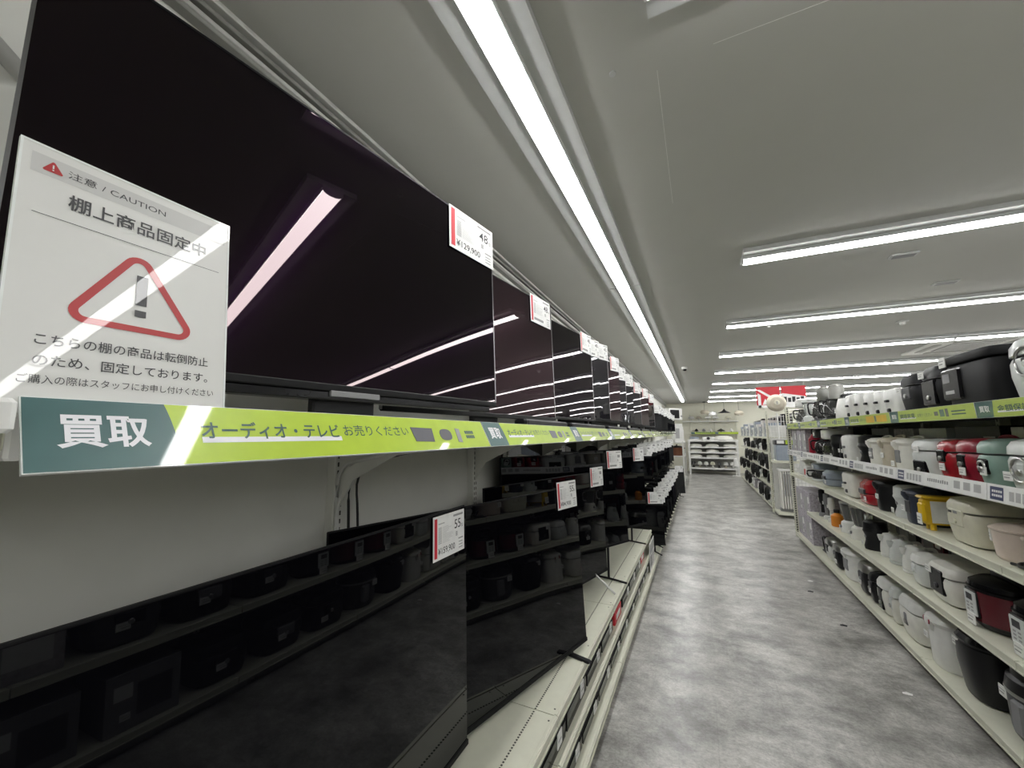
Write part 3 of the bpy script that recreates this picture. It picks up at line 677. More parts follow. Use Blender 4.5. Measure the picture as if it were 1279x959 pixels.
def kettle(t, w, h, body, trim_, handle_side=1, st=True):
    r = w / 2 * .86
    MB().lathe([(r * .95, 0), (r * 1.0, .006), (r * 1.0, .018), (r * .7, .022)], trim_).build('power_base', t)
    MB().lathe([(r * .96, .022), (r * 1.0, .035), (r * .95, h * .45), (r * .78, h * .8), (r * .70, h * .88)], body).build('body', t)
    MB().lathe([(r * .70, h * .88), (r * .66, h * .92), (r * .3, h * .95), (r * .14, h * .96), (r * .14, h), (.001, h)], trim_).build('lid', t)
    s = handle_side; b = MB(); b.tube([(r * .72 * s, 0, h * .86), (r * 1.2 * s, 0, h * .86), (r * 1.42 * s, 0, h * .62), (r * 1.3 * s, 0, h * .30), (r * .98 * s, 0, h * .22)], .010, trim_); b.build('handle', t)
    b = MB(); b.loft([(h * .62, .012, .008, 2, -r * .84 * s, 0), (h * .76, .018, .016, 2, -r * .86 * s, 0), (h * .87, .022, .018, 2, -r * .82 * s, 0)], body, 16); b.build('spout', t)
    if st: sticker(t, 0, h * .4, r * .99, .04, .032)
def toaster(t, w, d, h, body, trim_, st=True):
    rbox(MB(), w, d, h, body, 5, .03, .96).build('body', t)
    b = MB()
    for x in (-w * .16, w * .16): b.box(x - w * .06, x + w * .06, -d * .36, d * .36, h - .004, h + .0015, M_matte)
    b.build('bread_slot', t)
    slab(t, 'lever', -.018, .018, h * .52, h * .60, d / 2 + .016, trim_, .03, .004); slab(t, 'dial', -.016, .016, h * .16, h * .30, d / 2 + .008, trim_, .02, .006)
    if st: sticker(t, -w * .25, h * .4, d / 2 + .002, .04, .032)
def coffee_maker(t, w, d, h, body, head, st=True, drum=False):
    rbox(MB(), w, d, h * .12, body, 4, .01).build('base', t)
    MB().box(-w * .46, w * .46, d * .08, d * .48, h * .1, h * .72, body, b=.015).build('water_tank', t)
    b = MB()
    if drum: b.lathe([(w * .27, h * .60), (w * .29, h * .62), (w * .29, h * .93), (w * .26, h * .95), (w * .16, h * .96), (w * .16, h), (.001, h)], head)
    else: b.loft([(h * .66, w * .44, d * .44, 4), (h * .70, w * .48, d * .48, 4), (h * .95, w * .48, d * .48, 4), (h, w * .40, d * .40, 4)], head, 36)
    b.build('brew_head', t)
    r = w * .36; c = MB().lathe([(r * .8, h * .125), (r, h * .2), (r * .95, h * .42), (r * .62, h * .56), (r * .66, h * .60)], M_smoke, cy=-d * .16).build('carafe', t)
    b = MB(); b.tube([(0, -d * .16 - r * .62, h * .56), (0, -d * .16 - r * 1.35, h * .54), (0, -d * .16 - r * 1.3, h * .28), (0, -d * .16 - r * .97, h * .24)], .008, M_black); b.build('carafe_handle', t)
    if st: sticker(t, w * .1, h * .8, d * .48 + .003, .045, .034)
def blender_jug(t, w, h, body, st=True):
    r = w / 2 * .9
    MB().lathe([(r, 0), (r, h * .08), (r * .9, h * .30), (r * .66, h * .36)], body).build('motor_base', t)
    MB().lathe([(r * .60, h * .36), (r * .66, h * .40), (r * .92, h * .84), (r * .95, h * .88)], M_glass).build('jug', t)
    MB().lathe([(r * .96, h * .88), (r * .94, h * .94), (r * .4, h * .95), (r * .35, h), (.001, h)], body).build('lid', t)
    b = MB(); b.tube([(r * .9, 0, h * .84), (r * 1.4, 0, h * .80), (r * 1.35, 0, h * .52), (r * .72, 0, h * .46)], .008, body); b.build('handle', t)
    MB().lathe([(.014, 0), (.012, .012), (.001, .012)], M_grey, M=T(0, -r * .93, h * .17, rx=math.pi / 2)).build('dial', t)
    if st: sticker(t, -r * .4, h * .13, r * .95, .04, .03)
def pot(t, w, h, body, lid, knob, ears=True, st=True):
    r = w / 2
    MB().lathe([(r * .86, 0), (r * .93, .012), (r, h * .70), (r * 1.02, h * .72)], body, 36).build('body', t)
    MB().lathe([(r * 1.05, h * .73), (r * 1.05, h * .76), (r * .9, h * .82), (r * .5, h * .885), (.001, h * .90)], lid, 36).build('lid', t)
    MB().lathe([(.010, h * .89), (.010, h * .93), (.022, h * .95), (.020, h), (.001, h)], knob).build('knob', t)
    if ears:
        for s in ((-1, 1) if ears == True else (1,)):
            b = MB(); b.tube([(s * r * .96, -.04, h * .66), (s * (r + .035), -.035, h * .67), (s * (r + .035), .035, h * .67), (s * r * .96, .04, h * .66)], .009, body); b.build('side_handle', t)
    if st: sticker(t, -r * .25, h * .52, r * .97, .05, .045)
def pressure_cooker(t, w, d, h, body, st=True):
    r = w / 2
    MB().loft([(0, r * .80, r * .80, 2), (.012, r * .90, r * .90, 2), (h * .09, r * .955, r * .955, 2), (h * .12, r * .965, r * .965, 2)], M_black, 40).build('base', t)
    MB().loft([(h * .12, r * .955, r * .955, 2), (h * .67, r * .99, r * .99, 2)], body, 40, cap=True).build('body', t)
    MB().loft([(h * .67, r * 1.0, r * 1.0, 2), (h * .685, r * 1.03, r * 1.03, 2), (h * .72, r * 1.03, r * 1.03, 2), (h * .735, r * .97, r * .97, 2)], M_gloss, 40).build('rim', t)
    MB().loft([(h * .735, r * .96, r * .96, 2), (h * .745, r * .99, r * .99, 2), (h * .82, r * .96, r * .96, 2), (h * .90, r * .72, r * .72, 2), (h * .93, r * .3, r * .3, 2)], M_gloss, 40).build('lid', t)
    b = MB(); b.loft([(0, r * .82, .020, 4), (.02, r * .76, .022, 4), (.035, r * .6, .018, 4)], M_black, 24, M=T(z=h * .87)); b.build('lid_handle', t)
    b = MB(); b.box(-w * .22, w * .13, -r * 1.02, -r * .88, h * .17, h * .66, M_black, b=.01); p = b.build('front_block', t)
    b = MB(); b.box(-w * .20, w * .12, -r * 1.03, -r * .98, h * .20, h * .63, M_greywhite, b=.004); b.flat(-w * .14, w * .04, h * .46, h * .58, M_ink, y=-r * 1.031)
    for j in range(3):
        for i in range(2): b.flat(-w * (.14 - .11 * i), -w * (.07 - .11 * i), h * (.26 + .06 * j), h * (.29 + .06 * j), M_greyink, y=-r * 1.031)
    b.build('control_panel', p)
    if st: sticker(t, -w * .03, h * .13, r * 1.03, .06, .05)
def carton(t, w, d, h, m, m2):
    MB().box(-w / 2, w / 2, -d / 2, d / 2, 0, h, m, b=.002).build('box', t)
    b = MB(); b.flat(-w * .38, w * .1, h * .2, h * .75, m2, y=-d / 2 - .0006); b.build('printed_label', t); b = MB(); b.flat(w * .16, w * .40, h * .55, h * .8, M_paper, y=-d / 2 - .0006); b.build('white_label', t)
    sticker(t, w * .25, h * .25, d / 2 + .001, .04, .03)
def bottle(t, w, h, m, cap):
    r = w / 2; MB().lathe([(r * .9, 0), (r, .01), (r, h * .62), (r * .5, h * .76), (r * .4, h * .8)], m).build('body', t); MB().lathe([(r * .48, h * .8), (r * .48, h * .97), (r * .4, h), (.001, h)], cap).build('cap', t)
def hand_blender(t, w, h, m, m2):
    MB().lathe([(.034, 0), (.034, .012), (.018, .02), (.014, h * .45), (.024, h * .5), (.030, h * .7), (.026, h * .96), (.001, h)], m).build('body', t)
    MB().lathe([(.036, 0), (.038, .004), (.036, .03), (.02, .04)], m2).build('blade_guard', t); sticker(t, 0, h * .62, .031, .03, .03)
def mill(t, w, h, m, m2):
    r = w / 2; MB().lathe([(r * .92, 0), (r * .95, .02), (r * .80, h * .30), (r * .86, h * .5), (r * .98, h * .62), (r * .92, h * .72)], m).build('body', t)
    MB().lathe([(r * .94, h * .72), (r * .90, h * .92), (r * .7, h * .98), (.001, h)], m2).build('hopper', t); slab(t, 'switch', -.012, .012, h * .38, h * .48, r * .88, M_grey, .02, .004); sticker(t, -r * .4, h * .18, r * .95, .035, .03)
def waffle(t, w, d, h, m, m2):
    rbox(MB(), w, d, h * .45, m, 4, .02).build('lower_shell', t); b = MB(); b.loft([(h * .47, w / 2, d / 2, 4), (h * .8, w / 2 * .97, d / 2 * .97, 4), (h, w / 2 * .7, d / 2 * .7, 4)], m2, 36); b.build('upper_shell', t)
    slab(t, 'handle', -w * .22, w * .22, h * .4, h * .62, d / 2 + .010, M_darkgrey, .03, .006); sticker(t, w * .2, h * .25, d / 2 + .002, .04, .03)
def bread_machine(t, w, d, h, m):
    rbox(MB(), w, d, h * .80, m, 8, .02, .98).build('body', t); b = MB(); rbox(b, w * 1.02, d * 1.02, h * .97, m, 8, .012, 1., h * .81); b.build('lid', t)
    MB().box(-.05, .05, -d * .1, d * .12, h * .965, h * 1.02, M_darkgrey, b=.006).build('lid_vent', t)
    slab(t, 'control_panel', -w * .48, -w * .08, h * .20, h * .74, d / 2 + .010, M_gloss, .03, .008); b = MB(); b.flat(-w * .44, -w * .28, h * .50, h * .66, M_grey, y=-d / 2 - .0106); b.build('display', t); b = MB(); b.flat(-w * .40, -w * .2, h * .3, h * .36, M_lightink, y=-d / 2 - .0106); b.build('button_row', t)
    sticker(t, -w * .40, h * .88, d / 2 + .008, .055, .05)
def hot_plate_box(t, w, d, h):
    MB().box(-w / 2, w / 2, -d / 2, d / 2, .03, h * .92, M_yellow, b=.012).build('case', t); MB().box(-w / 2 - .008, w / 2 + .008, -d / 2 - .008, d / 2 + .008, h * .92, h, M_yellow, b=.01).build('lid', t)
    MB().box(-w * .49, w * .49, -d / 2 - .006, -d / 2 + .02, h * .20, h * .80, M_yellow, b=.01).build('front_frame', t)
    MB().box(w / 2 - .01, w / 2 + .003, -d * .42, d * .40, h * .22, h * .86, M_paper).build('white_panel', t)
    for sx in (-1, 1):
        for sy in (-1, 1): MB().lathe([(.013, 0), (.013, .03), (.010, .034)], M_yellow, M=T(sx * w * .32, sy * d * .40, 0)).build('foot', t)
    sticker(t, -w * .1, h * .3, d / 2 + .007, .05, .06)
def oblong_pot(t, w, d, h, m):
    rbox(MB(), w, d, h * .8, m, 3.2, .03, .9).build('body', t); b = MB(); b.loft([(h * .8, w / 2 * 1.03, d / 2 * 1.03, 3.2), (h * .85, w / 2 * 1.03, d / 2 * 1.03, 3.2), (h * .95, w / 2 * .7, d / 2 * .7, 3)], m, 36); b.build('lid', t); sticker(t, -w * .2, h * .5, d / 2 * 1.0, .05, .04)

def place(name, cat, label, z, yf, wd, group=None, xf=1.12, d=.26, turn=0.):
    """yf: the end farther from the viewer; the front stands at xf"""
    return thing(name, label, cat, (xf + d / 2, yf - wd / 2, z), RL + R(turn), group)
zA, zB, zC, zD, zE = (SH_Z[k] + .001 for k in 'ABCDE')
zA_ = zA
top = lambda z, s: z - s
# --- top shelf, far to near
t = place('coffee_maker', 'coffee maker', 'white and black coffee maker at the far end of the right top shelf', zA, 6.15, .22, d=.24); coffee_maker(t, .22, .24, .33, M_white, M_white)
t = place('blender', 'blender', 'clear jug blender beside the white coffee maker on the right top shelf', zA, 5.85, .18, d=.18); blender_jug(t, .18, .30, M_greywhite)
t = place('coffee_maker', 'coffee maker', 'tall black coffee maker with steel head on the right top shelf', zA, 5.40, .24, d=.24); coffee_maker(t, .22, .24, .40, M_black, M_dullsteel, False, True)
t = place('coffee_maker', 'coffee maker', 'black coffee maker with steel head, nearer of two, on the right top shelf', zA, 4.98, .26, d=.24); coffee_maker(t, .22, .24, .385, M_black, M_dullsteel, False, True)
t = place('kettle', 'kettle', 'white kettle with black handle on the right top shelf', zA, 4.56, .24, d=.2); kettle(t, .24, .235, M_white, M_black, -1)
for i, (yf, wd, ht) in enumerate(((4.22, .20, .215), (4.0, .18, .21), (3.81, .19, .20), (3.61, .16, .19), (3.45, .20, .185))):
    t = place('toaster', 'toaster', f'white slot toaster on the right top shelf, {ORD[5 - i]} from the black rice cookers', zA, yf, wd, 'row of white toasters on the right top shelf', d=.28); toaster(t, wd - .008, .28, ht, M_white, M_black, False)
t = place('rice_cooker', 'rice cooker', 'black rice cooker with arched handle beside the white toasters on the right top shelf', zA, 3.22, .25, d=.32); rice_cooker(t, .245, .32, .25, M_matte, M_matte, M_darkgrey, st=(-.3, .62))
t = place('rice_cooker', 'rice cooker', 'black rice cooker with glossy panel, middle of the right top shelf', zA, 2.96, .24, d=.32); rice_cooker(t, .235, .32, .26, M_matte, M_black, M_gloss, pw=.55, ph=.5, pz=.42, handle=False, st=(-.2, .8))
t = place('bread_machine', 'bread machine', 'big black bread machine with glossy window on the right top shelf', zA, 2.70, .38, d=.34); bread_machine(t, .37, .34, .275, M_matte)
t = place('rice_cooker', 'rice cooker', 'pale grey rice cooker with silver ring, nearest on the right top shelf', zA, 2.31, .36, d=.34); rice_cooker(t, .35, .34, .27, M_greywhite, M_greywhite, M_ink, pw=.16, ph=.14, pz=.60, handle=False, n=3.4, st=None, ring=M_silver)
t = place('rice_cooker', 'rice cooker', 'black rice cooker just outside the near frame edge on the right top shelf', zA, 1.92, .30, d=.32); rice_cooker(t, .29, .32, .25, M_matte, M_black)
# --- second shelf, front row
for i, (yf, wd, ht, m) in enumerate(((6.42, .26, .31, M_greycarton), (6.13, .22, .30, M_lilac), (5.88, .20, .30, M_greycarton))):
    t = place('carton', 'carton', f'grey carton far along the right second shelf, {ORD[3 - i]} from the red flask', zB, yf, wd, 'grey cartons on the right second shelf', d=.26); carton(t, wd, .26, ht, m, M_lightink)
t = place('bottle', 'flask', 'dark red flask on the right second shelf next to grey cartons', zB, 5.62, .12, d=.12); bottle(t, .115, .30, M_crimson, M_black)
t = place('coffee_maker', 'coffee maker', 'black coffee maker on the right second shelf next to the red flask', zB, 5.42, .22, d=.24); coffee_maker(t, .22, .24, .30, M_black, M_black)
t = place('coffee_maker', 'coffee maker', 'white coffee maker with red sticker at its foot on the right second shelf', zB, 5.10, .24, d=.24); coffee_maker(t, .24, .24, .29, M_white, M_white)
t = place('coffee_mill', 'coffee mill', 'black coffee mill left of the white sandwich maker on the right second shelf', zB, 4.78, .15, d=.15); mill(t, .15, .24, M_black, M_black)
t = place('kettle', 'kettle', 'black kettle between mill and white toaster on the right second shelf', zB, 4.63, .17, d=.17); kettle(t, .15, .23, M_black, M_black, -1)
t = place('toaster', 'toaster', 'white toaster with grey motif on the right second shelf', zB, 4.44, .26, d=.24); toaster(t, .25, .24, .235, M_white, M_grey)
t = place('coffee_mill', 'coffee mill', 'large black mill right of the white toaster on the right second shelf', zB, 4.12, .22, d=.22); mill(t, .21, .235, M_black, M_black)
t = place('air_pot', 'kettle', 'round white hot water pot with grey button on the right second shelf', zB, 3.84, .19, d=.19); air_pot(t, .18, .19, .215, M_warmwhite, M_warmwhite, M_grey)
t = place('air_pot', 'kettle', 'beige hot water pot on the right second shelf between two white ones', zB, 3.62, .17, d=.19); air_pot(t, .165, .19, .22, M_beige, M_beige)
t = place('air_pot', 'kettle', 'white hot water pot with long grey window on the right second shelf', zB, 3.42, .21, d=.2); air_pot(t, .20, .20, .215, M_warmwhite, M_warmwhite, M_grey, (-.6, .25))
t = place('rice_cooker', 'rice cooker', 'wide white rice cooker with black arched panel on the right second shelf', zB, 3.19, .29, d=.30); rice_cooker(t, .28, .30, .215, M_greywhite, M_greywhite, M_gloss, pw=.5, ph=.34, pz=.26, handle=False, st=(.0, .72))
t = place('rice_cooker', 'rice cooker', 'red rice cooker with black front, farther of two on the right second shelf', zB, 2.89, .16, d=.30); rice_cooker(t, .155, .30, .215, M_red, M_red, M_gloss, pw=.5, ph=.3, pz=.6, handle=False, st=(.1, .35))
t = place('rice_cooker', 'rice cooker', 'deep red rice cooker with arched trim, nearer of two on the right second shelf', zB, 2.72, .16, d=.30); rice_cooker(t, .158, .30, .222, M_crimson, M_crimson, M_gloss, pw=.4, ph=.3, pz=.5, handle=True, n=3.4, st=(.1, .3))
t = place('rice_cooker', 'rice cooker', 'mint green rice cooker with chrome ringed dial on the right second shelf', zB, 2.555, .145, d=.30); rice_cooker(t, .142, .30, .222, M_mint, M_mint, M_gloss, pw=.5, ph=.3, pz=.45, handle=False, n=3.6, st=(.1, .36), ring=M_silver)
t = place('rice_cooker', 'rice cooker', 'pale green-white rice cooker nearest on the right second shelf', zB, 2.40, .30, d=.30); rice_cooker(t, .29, .30, .225, M_greywhite, M_greywhite, M_greywhite, pw=.18, ph=.24, pz=.45, handle=False, n=3.2, st=(-.22, .32), ring=M_silver)
t = place('rice_cooker', 'rice cooker', 'white rice cooker outside the near frame edge on the right second shelf', zB, 2.05, .30, d=.30); rice_cooker(t, .29, .30, .225, M_white, M_white)
# --- second shelf, back row
for yf, wd, ht, m, lb in ((5.0, .30, .30, M_black, 'black carton behind the coffee mill, back row of the right second shelf'), (4.60, .36, .29, M_grey, 'grey carton in the back row of the right second shelf, behind the white toaster'),
                          (4.15, .32, .28, M_greycarton, 'dull grey carton behind the large black mill, back row'), (3.75, .34, .28, M_greywhite, 'pale carton with dark label behind the beige pot, back row'),
                          (3.32, .40, .285, M_black, 'black carton behind the wide white rice cooker, back row'), (2.84, .26, .275, M_greywhite, 'pale grey carton behind the red rice cookers, back row'), (2.52, .50, .27, M_matte, 'long black carton behind the mint rice cooker, back row')):
    t = place('carton', 'carton', lb, zB, yf, wd, None, 1.40, .12); carton(t, wd, .12, ht, m, M_greyink)
# --- third shelf
zC2 = zC + .02
t = place('kettle', 'kettle', 'white kettle farthest on the right third shelf', zC2, 6.30, .30, d=.2); kettle(t, .26, .20, M_white, M_white, -1)
t = place('carton', 'box', 'small white and red box on the right third shelf', zC2, 5.92, .16, d=.2); carton(t, .15, .2, .13, M_paper, M_redink)
t = place('coffee_maker', 'coffee maker', 'pale grey coffee maker on the right third shelf', zC2, 5.62, .26, d=.22); coffee_maker(t, .25, .22, .19, M_greywhite, M_bluegrey)
t = place('waffle_maker', 'waffle maker', 'blue-grey sandwich maker on the right third shelf', zC2, 5.18, .26, d=.24); waffle(t, .25, .24, .15, M_bluegrey, M_bluegrey)
t = place('toaster', 'toaster', 'tall white toaster with dark slit left of the red kettle, right third shelf', zC, 4.53, .30, d=.26); toaster(t, .29, .26, .205, M_warmwhite, M_darkgrey)
t = place('waffle_maker', 'waffle maker', 'glossy red round sandwich maker on the right third shelf', zC, 4.13, .27, d=.24); waffle(t, .26, .24, .185, M_red, M_red)
t = place('air_pot', 'hot water pot', 'slim black hot water pot right of the red sandwich maker', zC, 3.80, .18, d=.22); air_pot(t, .17, .22, .215, M_black, M_black)
t = place('coffee_mill', 'coffee mill', 'grey-white waisted mill with side buttons on the right third shelf', zC, 3.56, .19, d=.19); mill(t, .18, .205, M_greywhite, M_greywhite)
t = place('air_pot', 'kettle', 'navy blue hot water pot on the right third shelf', zC, 3.36, .20, d=.22); air_pot(t, .19, .22, .205, M_navy, M_navy, M_darkgrey, (-.5, .40))
t = place('hot_plate_case', 'hot plate', 'yellow boxed hot plate with white side panel on the right third shelf', zC, 3.13, .08, d=.34); hot_plate_box(t, .07, .34, .185)
t = place('rice_cooker', 'rice cooker', 'large ivory rice cooker with small dark display on the right third shelf', zC, 2.875, .25, d=.34); rice_cooker(t, .248, .34, .225, M_ivory, M_ivory, M_ivory, btn=M_ivory, pw=.5, ph=.36, pz=.56, handle=False, n=5, st=None)
b = MB(); b.flat(-.05, -.02, .145, .155, M_ink, y=-.1742); b.build('display', t); b = MB(); b.flat(-.01, .025, .145, .158, M_greyink, y=-.1742); b.build('clock', t)
t = place('casserole_pot', 'cooking pot', 'pinkish beige grill pot with knobbed lid on the right third shelf', zC, 2.615, .25, d=.25, turn=-20); pot(t, .235, .170, M_pinkbeige, M_pinkbeige, M_pinkbeige, ears='near')
t = place('cooking_pot', 'cooking pot', 'white oval pot at the near end of the right third shelf', zC, 2.30, .28, d=.26); oblong_pot(t, .27, .25, .13, M_white)
b = MB(); b.tube([(1.125, 2.40, zC + .008), (1.15, 2.33, zC + .008), (1.135, 2.28, zC + .010), (1.118, 2.34, zC + .012), (1.15, 2.38, zC + .016), (1.16, 2.30, zC + .02), (1.13, 2.29, zC + .05), (1.14, 2.33, zC + .065), (1.17, 2.31, zC + .02)], .006, M_capwire); b.build('power_cord', label='coiled black power cord on the right third shelf before the pink pot', cat='cord')
# --- fourth shelf
for i, z in enumerate((SH_Z['E'] + .001, SH_Z['E'] + .297)):
    for j in range(2):
        t = place('carton', 'carton', f'lilac printed carton at the far end of the right gondola, {("lower", "upper")[i]} {("farther", "nearer")[j]} one', z, 6.46 - .355 * j, .35, 'lilac cartons at the far end', d=.30); carton(t, .348, .30, .295, M_lilac, M_lightink)
t = place('bottle', 'blender', 'black stick blender stand on the right fourth shelf by the lilac cartons', zD, 5.55, .12, d=.12); hand_blender(t, .1, .29, M_black, M_grey)
t = place('hand_blender', 'blender', 'grey stick blender leaning tall on the right fourth shelf', zD, 5.36, .1, d=.12); hand_blender(t, .1, .27, M_grey, M_white)
t = place('hand_blender', 'blender', 'white stick blender on the right fourth shelf, left of the orange bottle', zD, 5.20, .1, d=.12); hand_blender(t, .1, .25, M_white, M_white)
t = place('bottle', 'bottle', 'orange bottle with dark cap on the right fourth shelf', zD, 5.00, .11, d=.1); bottle(t, .10, .16, M_orange, M_black)
t = place('blender', 'blender', 'white blender with clear jug, farther of two on the right fourth shelf', zD, 4.80, .19, d=.19); blender_jug(t, .18, .29, M_white)
t = place('blender', 'blender', 'white blender with clear jug, nearer of two on the right fourth shelf', zD, 4.55, .22, d=.21); blender_jug(t, .20, .30, M_warmwhite)
t = place('coffee_mill', 'coffee mill', 'black cylindrical mill right of the blenders on the right fourth shelf', zD, 4.19, .16, d=.17); mill(t, .16, .22, M_black, M_black)
for i, (yf, wd, ht, m) in enumerate(((3.99, .15, .175, M_white), (3.82, .17, .17, M_greywhite), (3.62, .17, .18, M_white), (3.43, .14, .17, M_greywhite))):
    t = place('kettle', 'kettle', f'white electric kettle on the right fourth shelf, {ORD[4 - i]} in its row', zD, yf, wd, 'white kettles on the right fourth shelf', d=.22, turn=-90)
    kettle(t, wd, ht, m, m, -1, False)
    if i == 1: MB().loft([(0, .014, .014, 2), (.002, .013, .013, 2)], M_teal, 18, M=T(0, -wd * .418, .05, rx=math.pi / 2)).build('teal_badge', t)
t = place('rice_cooker', 'rice cooker', 'plain white rice cooker left of the ivory one, right fourth shelf', zD, 3.36, .17, d=.26); rice_cooker(t, .165, .26, .185, M_greywhite, M_white, M_greywhite, btn=M_greywhite, pw=.3, handle=False, st=None)
t = place('rice_cooker', 'rice cooker', 'ivory rice cooker with tall black front panel on the right fourth shelf', zD, 3.16, .27, d=.30); rice_cooker(t, .26, .30, .20, M_warmwhite, M_warmwhite, M_gloss, btn=M_darkgrey, pw=.52, ph=.62, pz=.52, handle=False, n=4.5, st=(-.22, .76))
t = place('pressure_cooker', 'pressure cooker', 'dark red round pressure cooker with black lid, farther of two', zD, 2.85, .27, d=.27); pressure_cooker(t, .265, .27, .245, M_maroon)
t = place('pressure_cooker', 'pressure cooker', 'dark red round pressure cooker with black lid, nearer of two at the frame edge', zD, 2.54, .27, d=.27); pressure_cooker(t, .265, .27, .245, M_maroon)
t = place('pressure_cooker', 'pressure cooker', 'black pressure cooker outside the near frame edge on the right fourth shelf', zD, 2.22, .27, d=.27); pressure_cooker(t, .265, .27, .24, M_black)
for yf, wd, ht, m, lb in ((4.3, .3, .26, M_darkgrey, 'dark grey carton behind the black mill on the right fourth shelf'), (3.92, .28, .24, M_maroon, 'maroon carton behind the white kettles on the right fourth shelf'), (3.58, .34, .22, M_black, 'black carton behind the nearest white kettle on the right fourth shelf'), (3.18, .3, .23, M_darkgrey, 'dark carton behind the ivory rice cooker on the right fourth shelf')):
    t = place('carton', 'carton', lb, zD, yf, wd, None, 1.40, .12); carton(t, wd, .12, ht, m, M_greyink)
# --- bottom shelf
t = thing('drip_stand', 'black wire dripper stand on the right bottom shelf by the lilac cartons', 'dripper stand', (1.22, 5.50, zE), RL)
MB().box(-.08, .08, -.06, .06, 0, .012, M_black, b=.004).build('base', t)
for s in (-1, 1):
    b = MB(); b.tube([(s * .07, -.04, .01), (s * .07, -.05, .13), (0, -.05, .165)], .006, M_black); b.tube([(s * .07, .04, .01), (s * .07, .05, .13), (0, .05, .165)], .006, M_black); b.build('wire_frame', t)
MB().lathe([(.03, .08), (.06, .15), (.058, .155), (.001, .10)], M_darkgrey).build('cone', t)
t = place('rice_cooker', 'rice cooker', 'small white rice cooker with black lid, farthest on the right bottom shelf', zE, 5.32, .22, d=.24); rice_cooker(t, .21, .24, .215, M_white, M_silver, M_black, handle=False)
t = place('rice_cooker', 'rice cooker', 'small black rice cooker with silver lid on the right bottom shelf', zE, 5.05, .22, d=.24); rice_cooker(t, .21, .24, .225, M_black, M_silver, M_black, handle=False)
t = place('air_pot', 'hot water pot', 'big white cylinder water boiler with grey gauge bars on the right bottom shelf', zE, 4.80, .33, d=.30); air_pot(t, .32, .30, .255, M_white, M_white, M_grey, None)
t = place('rice_cooker', 'rice cooker', 'black rice cooker with silver lid, farther of two on the right bottom shelf', zE, 4.37, .22, d=.30); rice_cooker(t, .21, .30, .245, M_black, M_silver, M_darkgrey, handle=False, st=(.0, .35))
t = place('rice_cooker', 'rice cooker', 'black rice cooker with slanted silver panel, nearer of two on the right bottom shelf', zE, 4.13, .13, d=.30); rice_cooker(t, .12, .30, .225, M_black, M_black, M_darkgrey, handle=False, st=(.1, .4))
t = place('rice_cooker', 'rice cooker', 'white rice cooker with vertical black panel on the right bottom shelf', zE, 3.98, .22, d=.32); rice_cooker(t, .215, .32, .245, M_warmwhite, M_white, M_gloss, pw=.3, ph=.6, pz=.4, handle=False, st=None)
t = place('rice_cooker', 'rice cooker', 'white rice cooker with silvery lid flap on the right bottom shelf', zE, 3.745, .10, d=.32); rice_cooker(t, .098, .32, .24, M_warmwhite, M_greywhite, M_greywhite, pw=.4, handle=False, st=None)
t = place('rice_cooker', 'rice cooker', 'white rice cooker beside the flowered pot on the right bottom shelf', zE, 3.63, .30, d=.34); rice_cooker(t, .29, .34, .25, M_warmwhite, M_white, M_grey, pw=.14, ph=.3, pz=.45, handle=False, n=4.5, st=None)
t = place('air_pot', 'hot water pot', 'white air pot with two red flowers on the right bottom shelf', zE, 3.27, .23, d=.24); air_pot(t, .22, .24, .275, M_white, M_white, None, (-.5, .5), True)
t = place('air_pot', 'hot water pot', 'tall black hot water pot with rounded front on the right bottom shelf', zE, 3.00, .26, d=.30); rbox(MB(), .25, .30, .25, M_black, 3.0, .02, .88).build('body', t)
b = MB(); b.loft([(.25, .122, .147, 3), (.262, .125, .15, 3), (.285, .11, .135, 3), (.292, .08, .1, 3)], M_gloss, 36); b.build('lid', t); slab(t, 'lid_button', -.03, .03, .288, .296, .06, M_grey, .06, .003); sticker(t, -.055, .225, .142, .055, .04)
t = place('rice_cooker', 'pressure cooker', 'dark grey round pressure cooker nearest on the right bottom shelf', zE, 2.68, .30, d=.30)
MB().loft([(0, .118, .118, 2), (.03, .138, .138, 2), (.05, .142, .142, 2), (.19, .148, .148, 2)], M_darkgrey, 40).build('body', t); MB().loft([(.19, .150, .150, 2), (.20, .152, .152, 2), (.206, .150, .150, 2)], M_dullsteel, 40).build('rim', t)
MB().loft([(.206, .150, .150, 2), (.25, .142, .142, 2), (.262, .128, .128, 2), (.285, .125, .125, 2), (.305, .10, .10, 2), (.312, .04, .04, 2)], M_black, 40).build('lid', t); MB().box(.0, .07, -.156, -.10, .05, .18, M_grey, b=.01).build('front_panel', t); sticker(t, -.06, .17, .140, .05, .045)
t = place('rice_cooker', 'rice cooker', 'black rice cooker outside the near frame edge on the right bottom shelf', zE, 2.32, .30, d=.30); rice_cooker(t, .29, .30, .25, M_black, M_black)

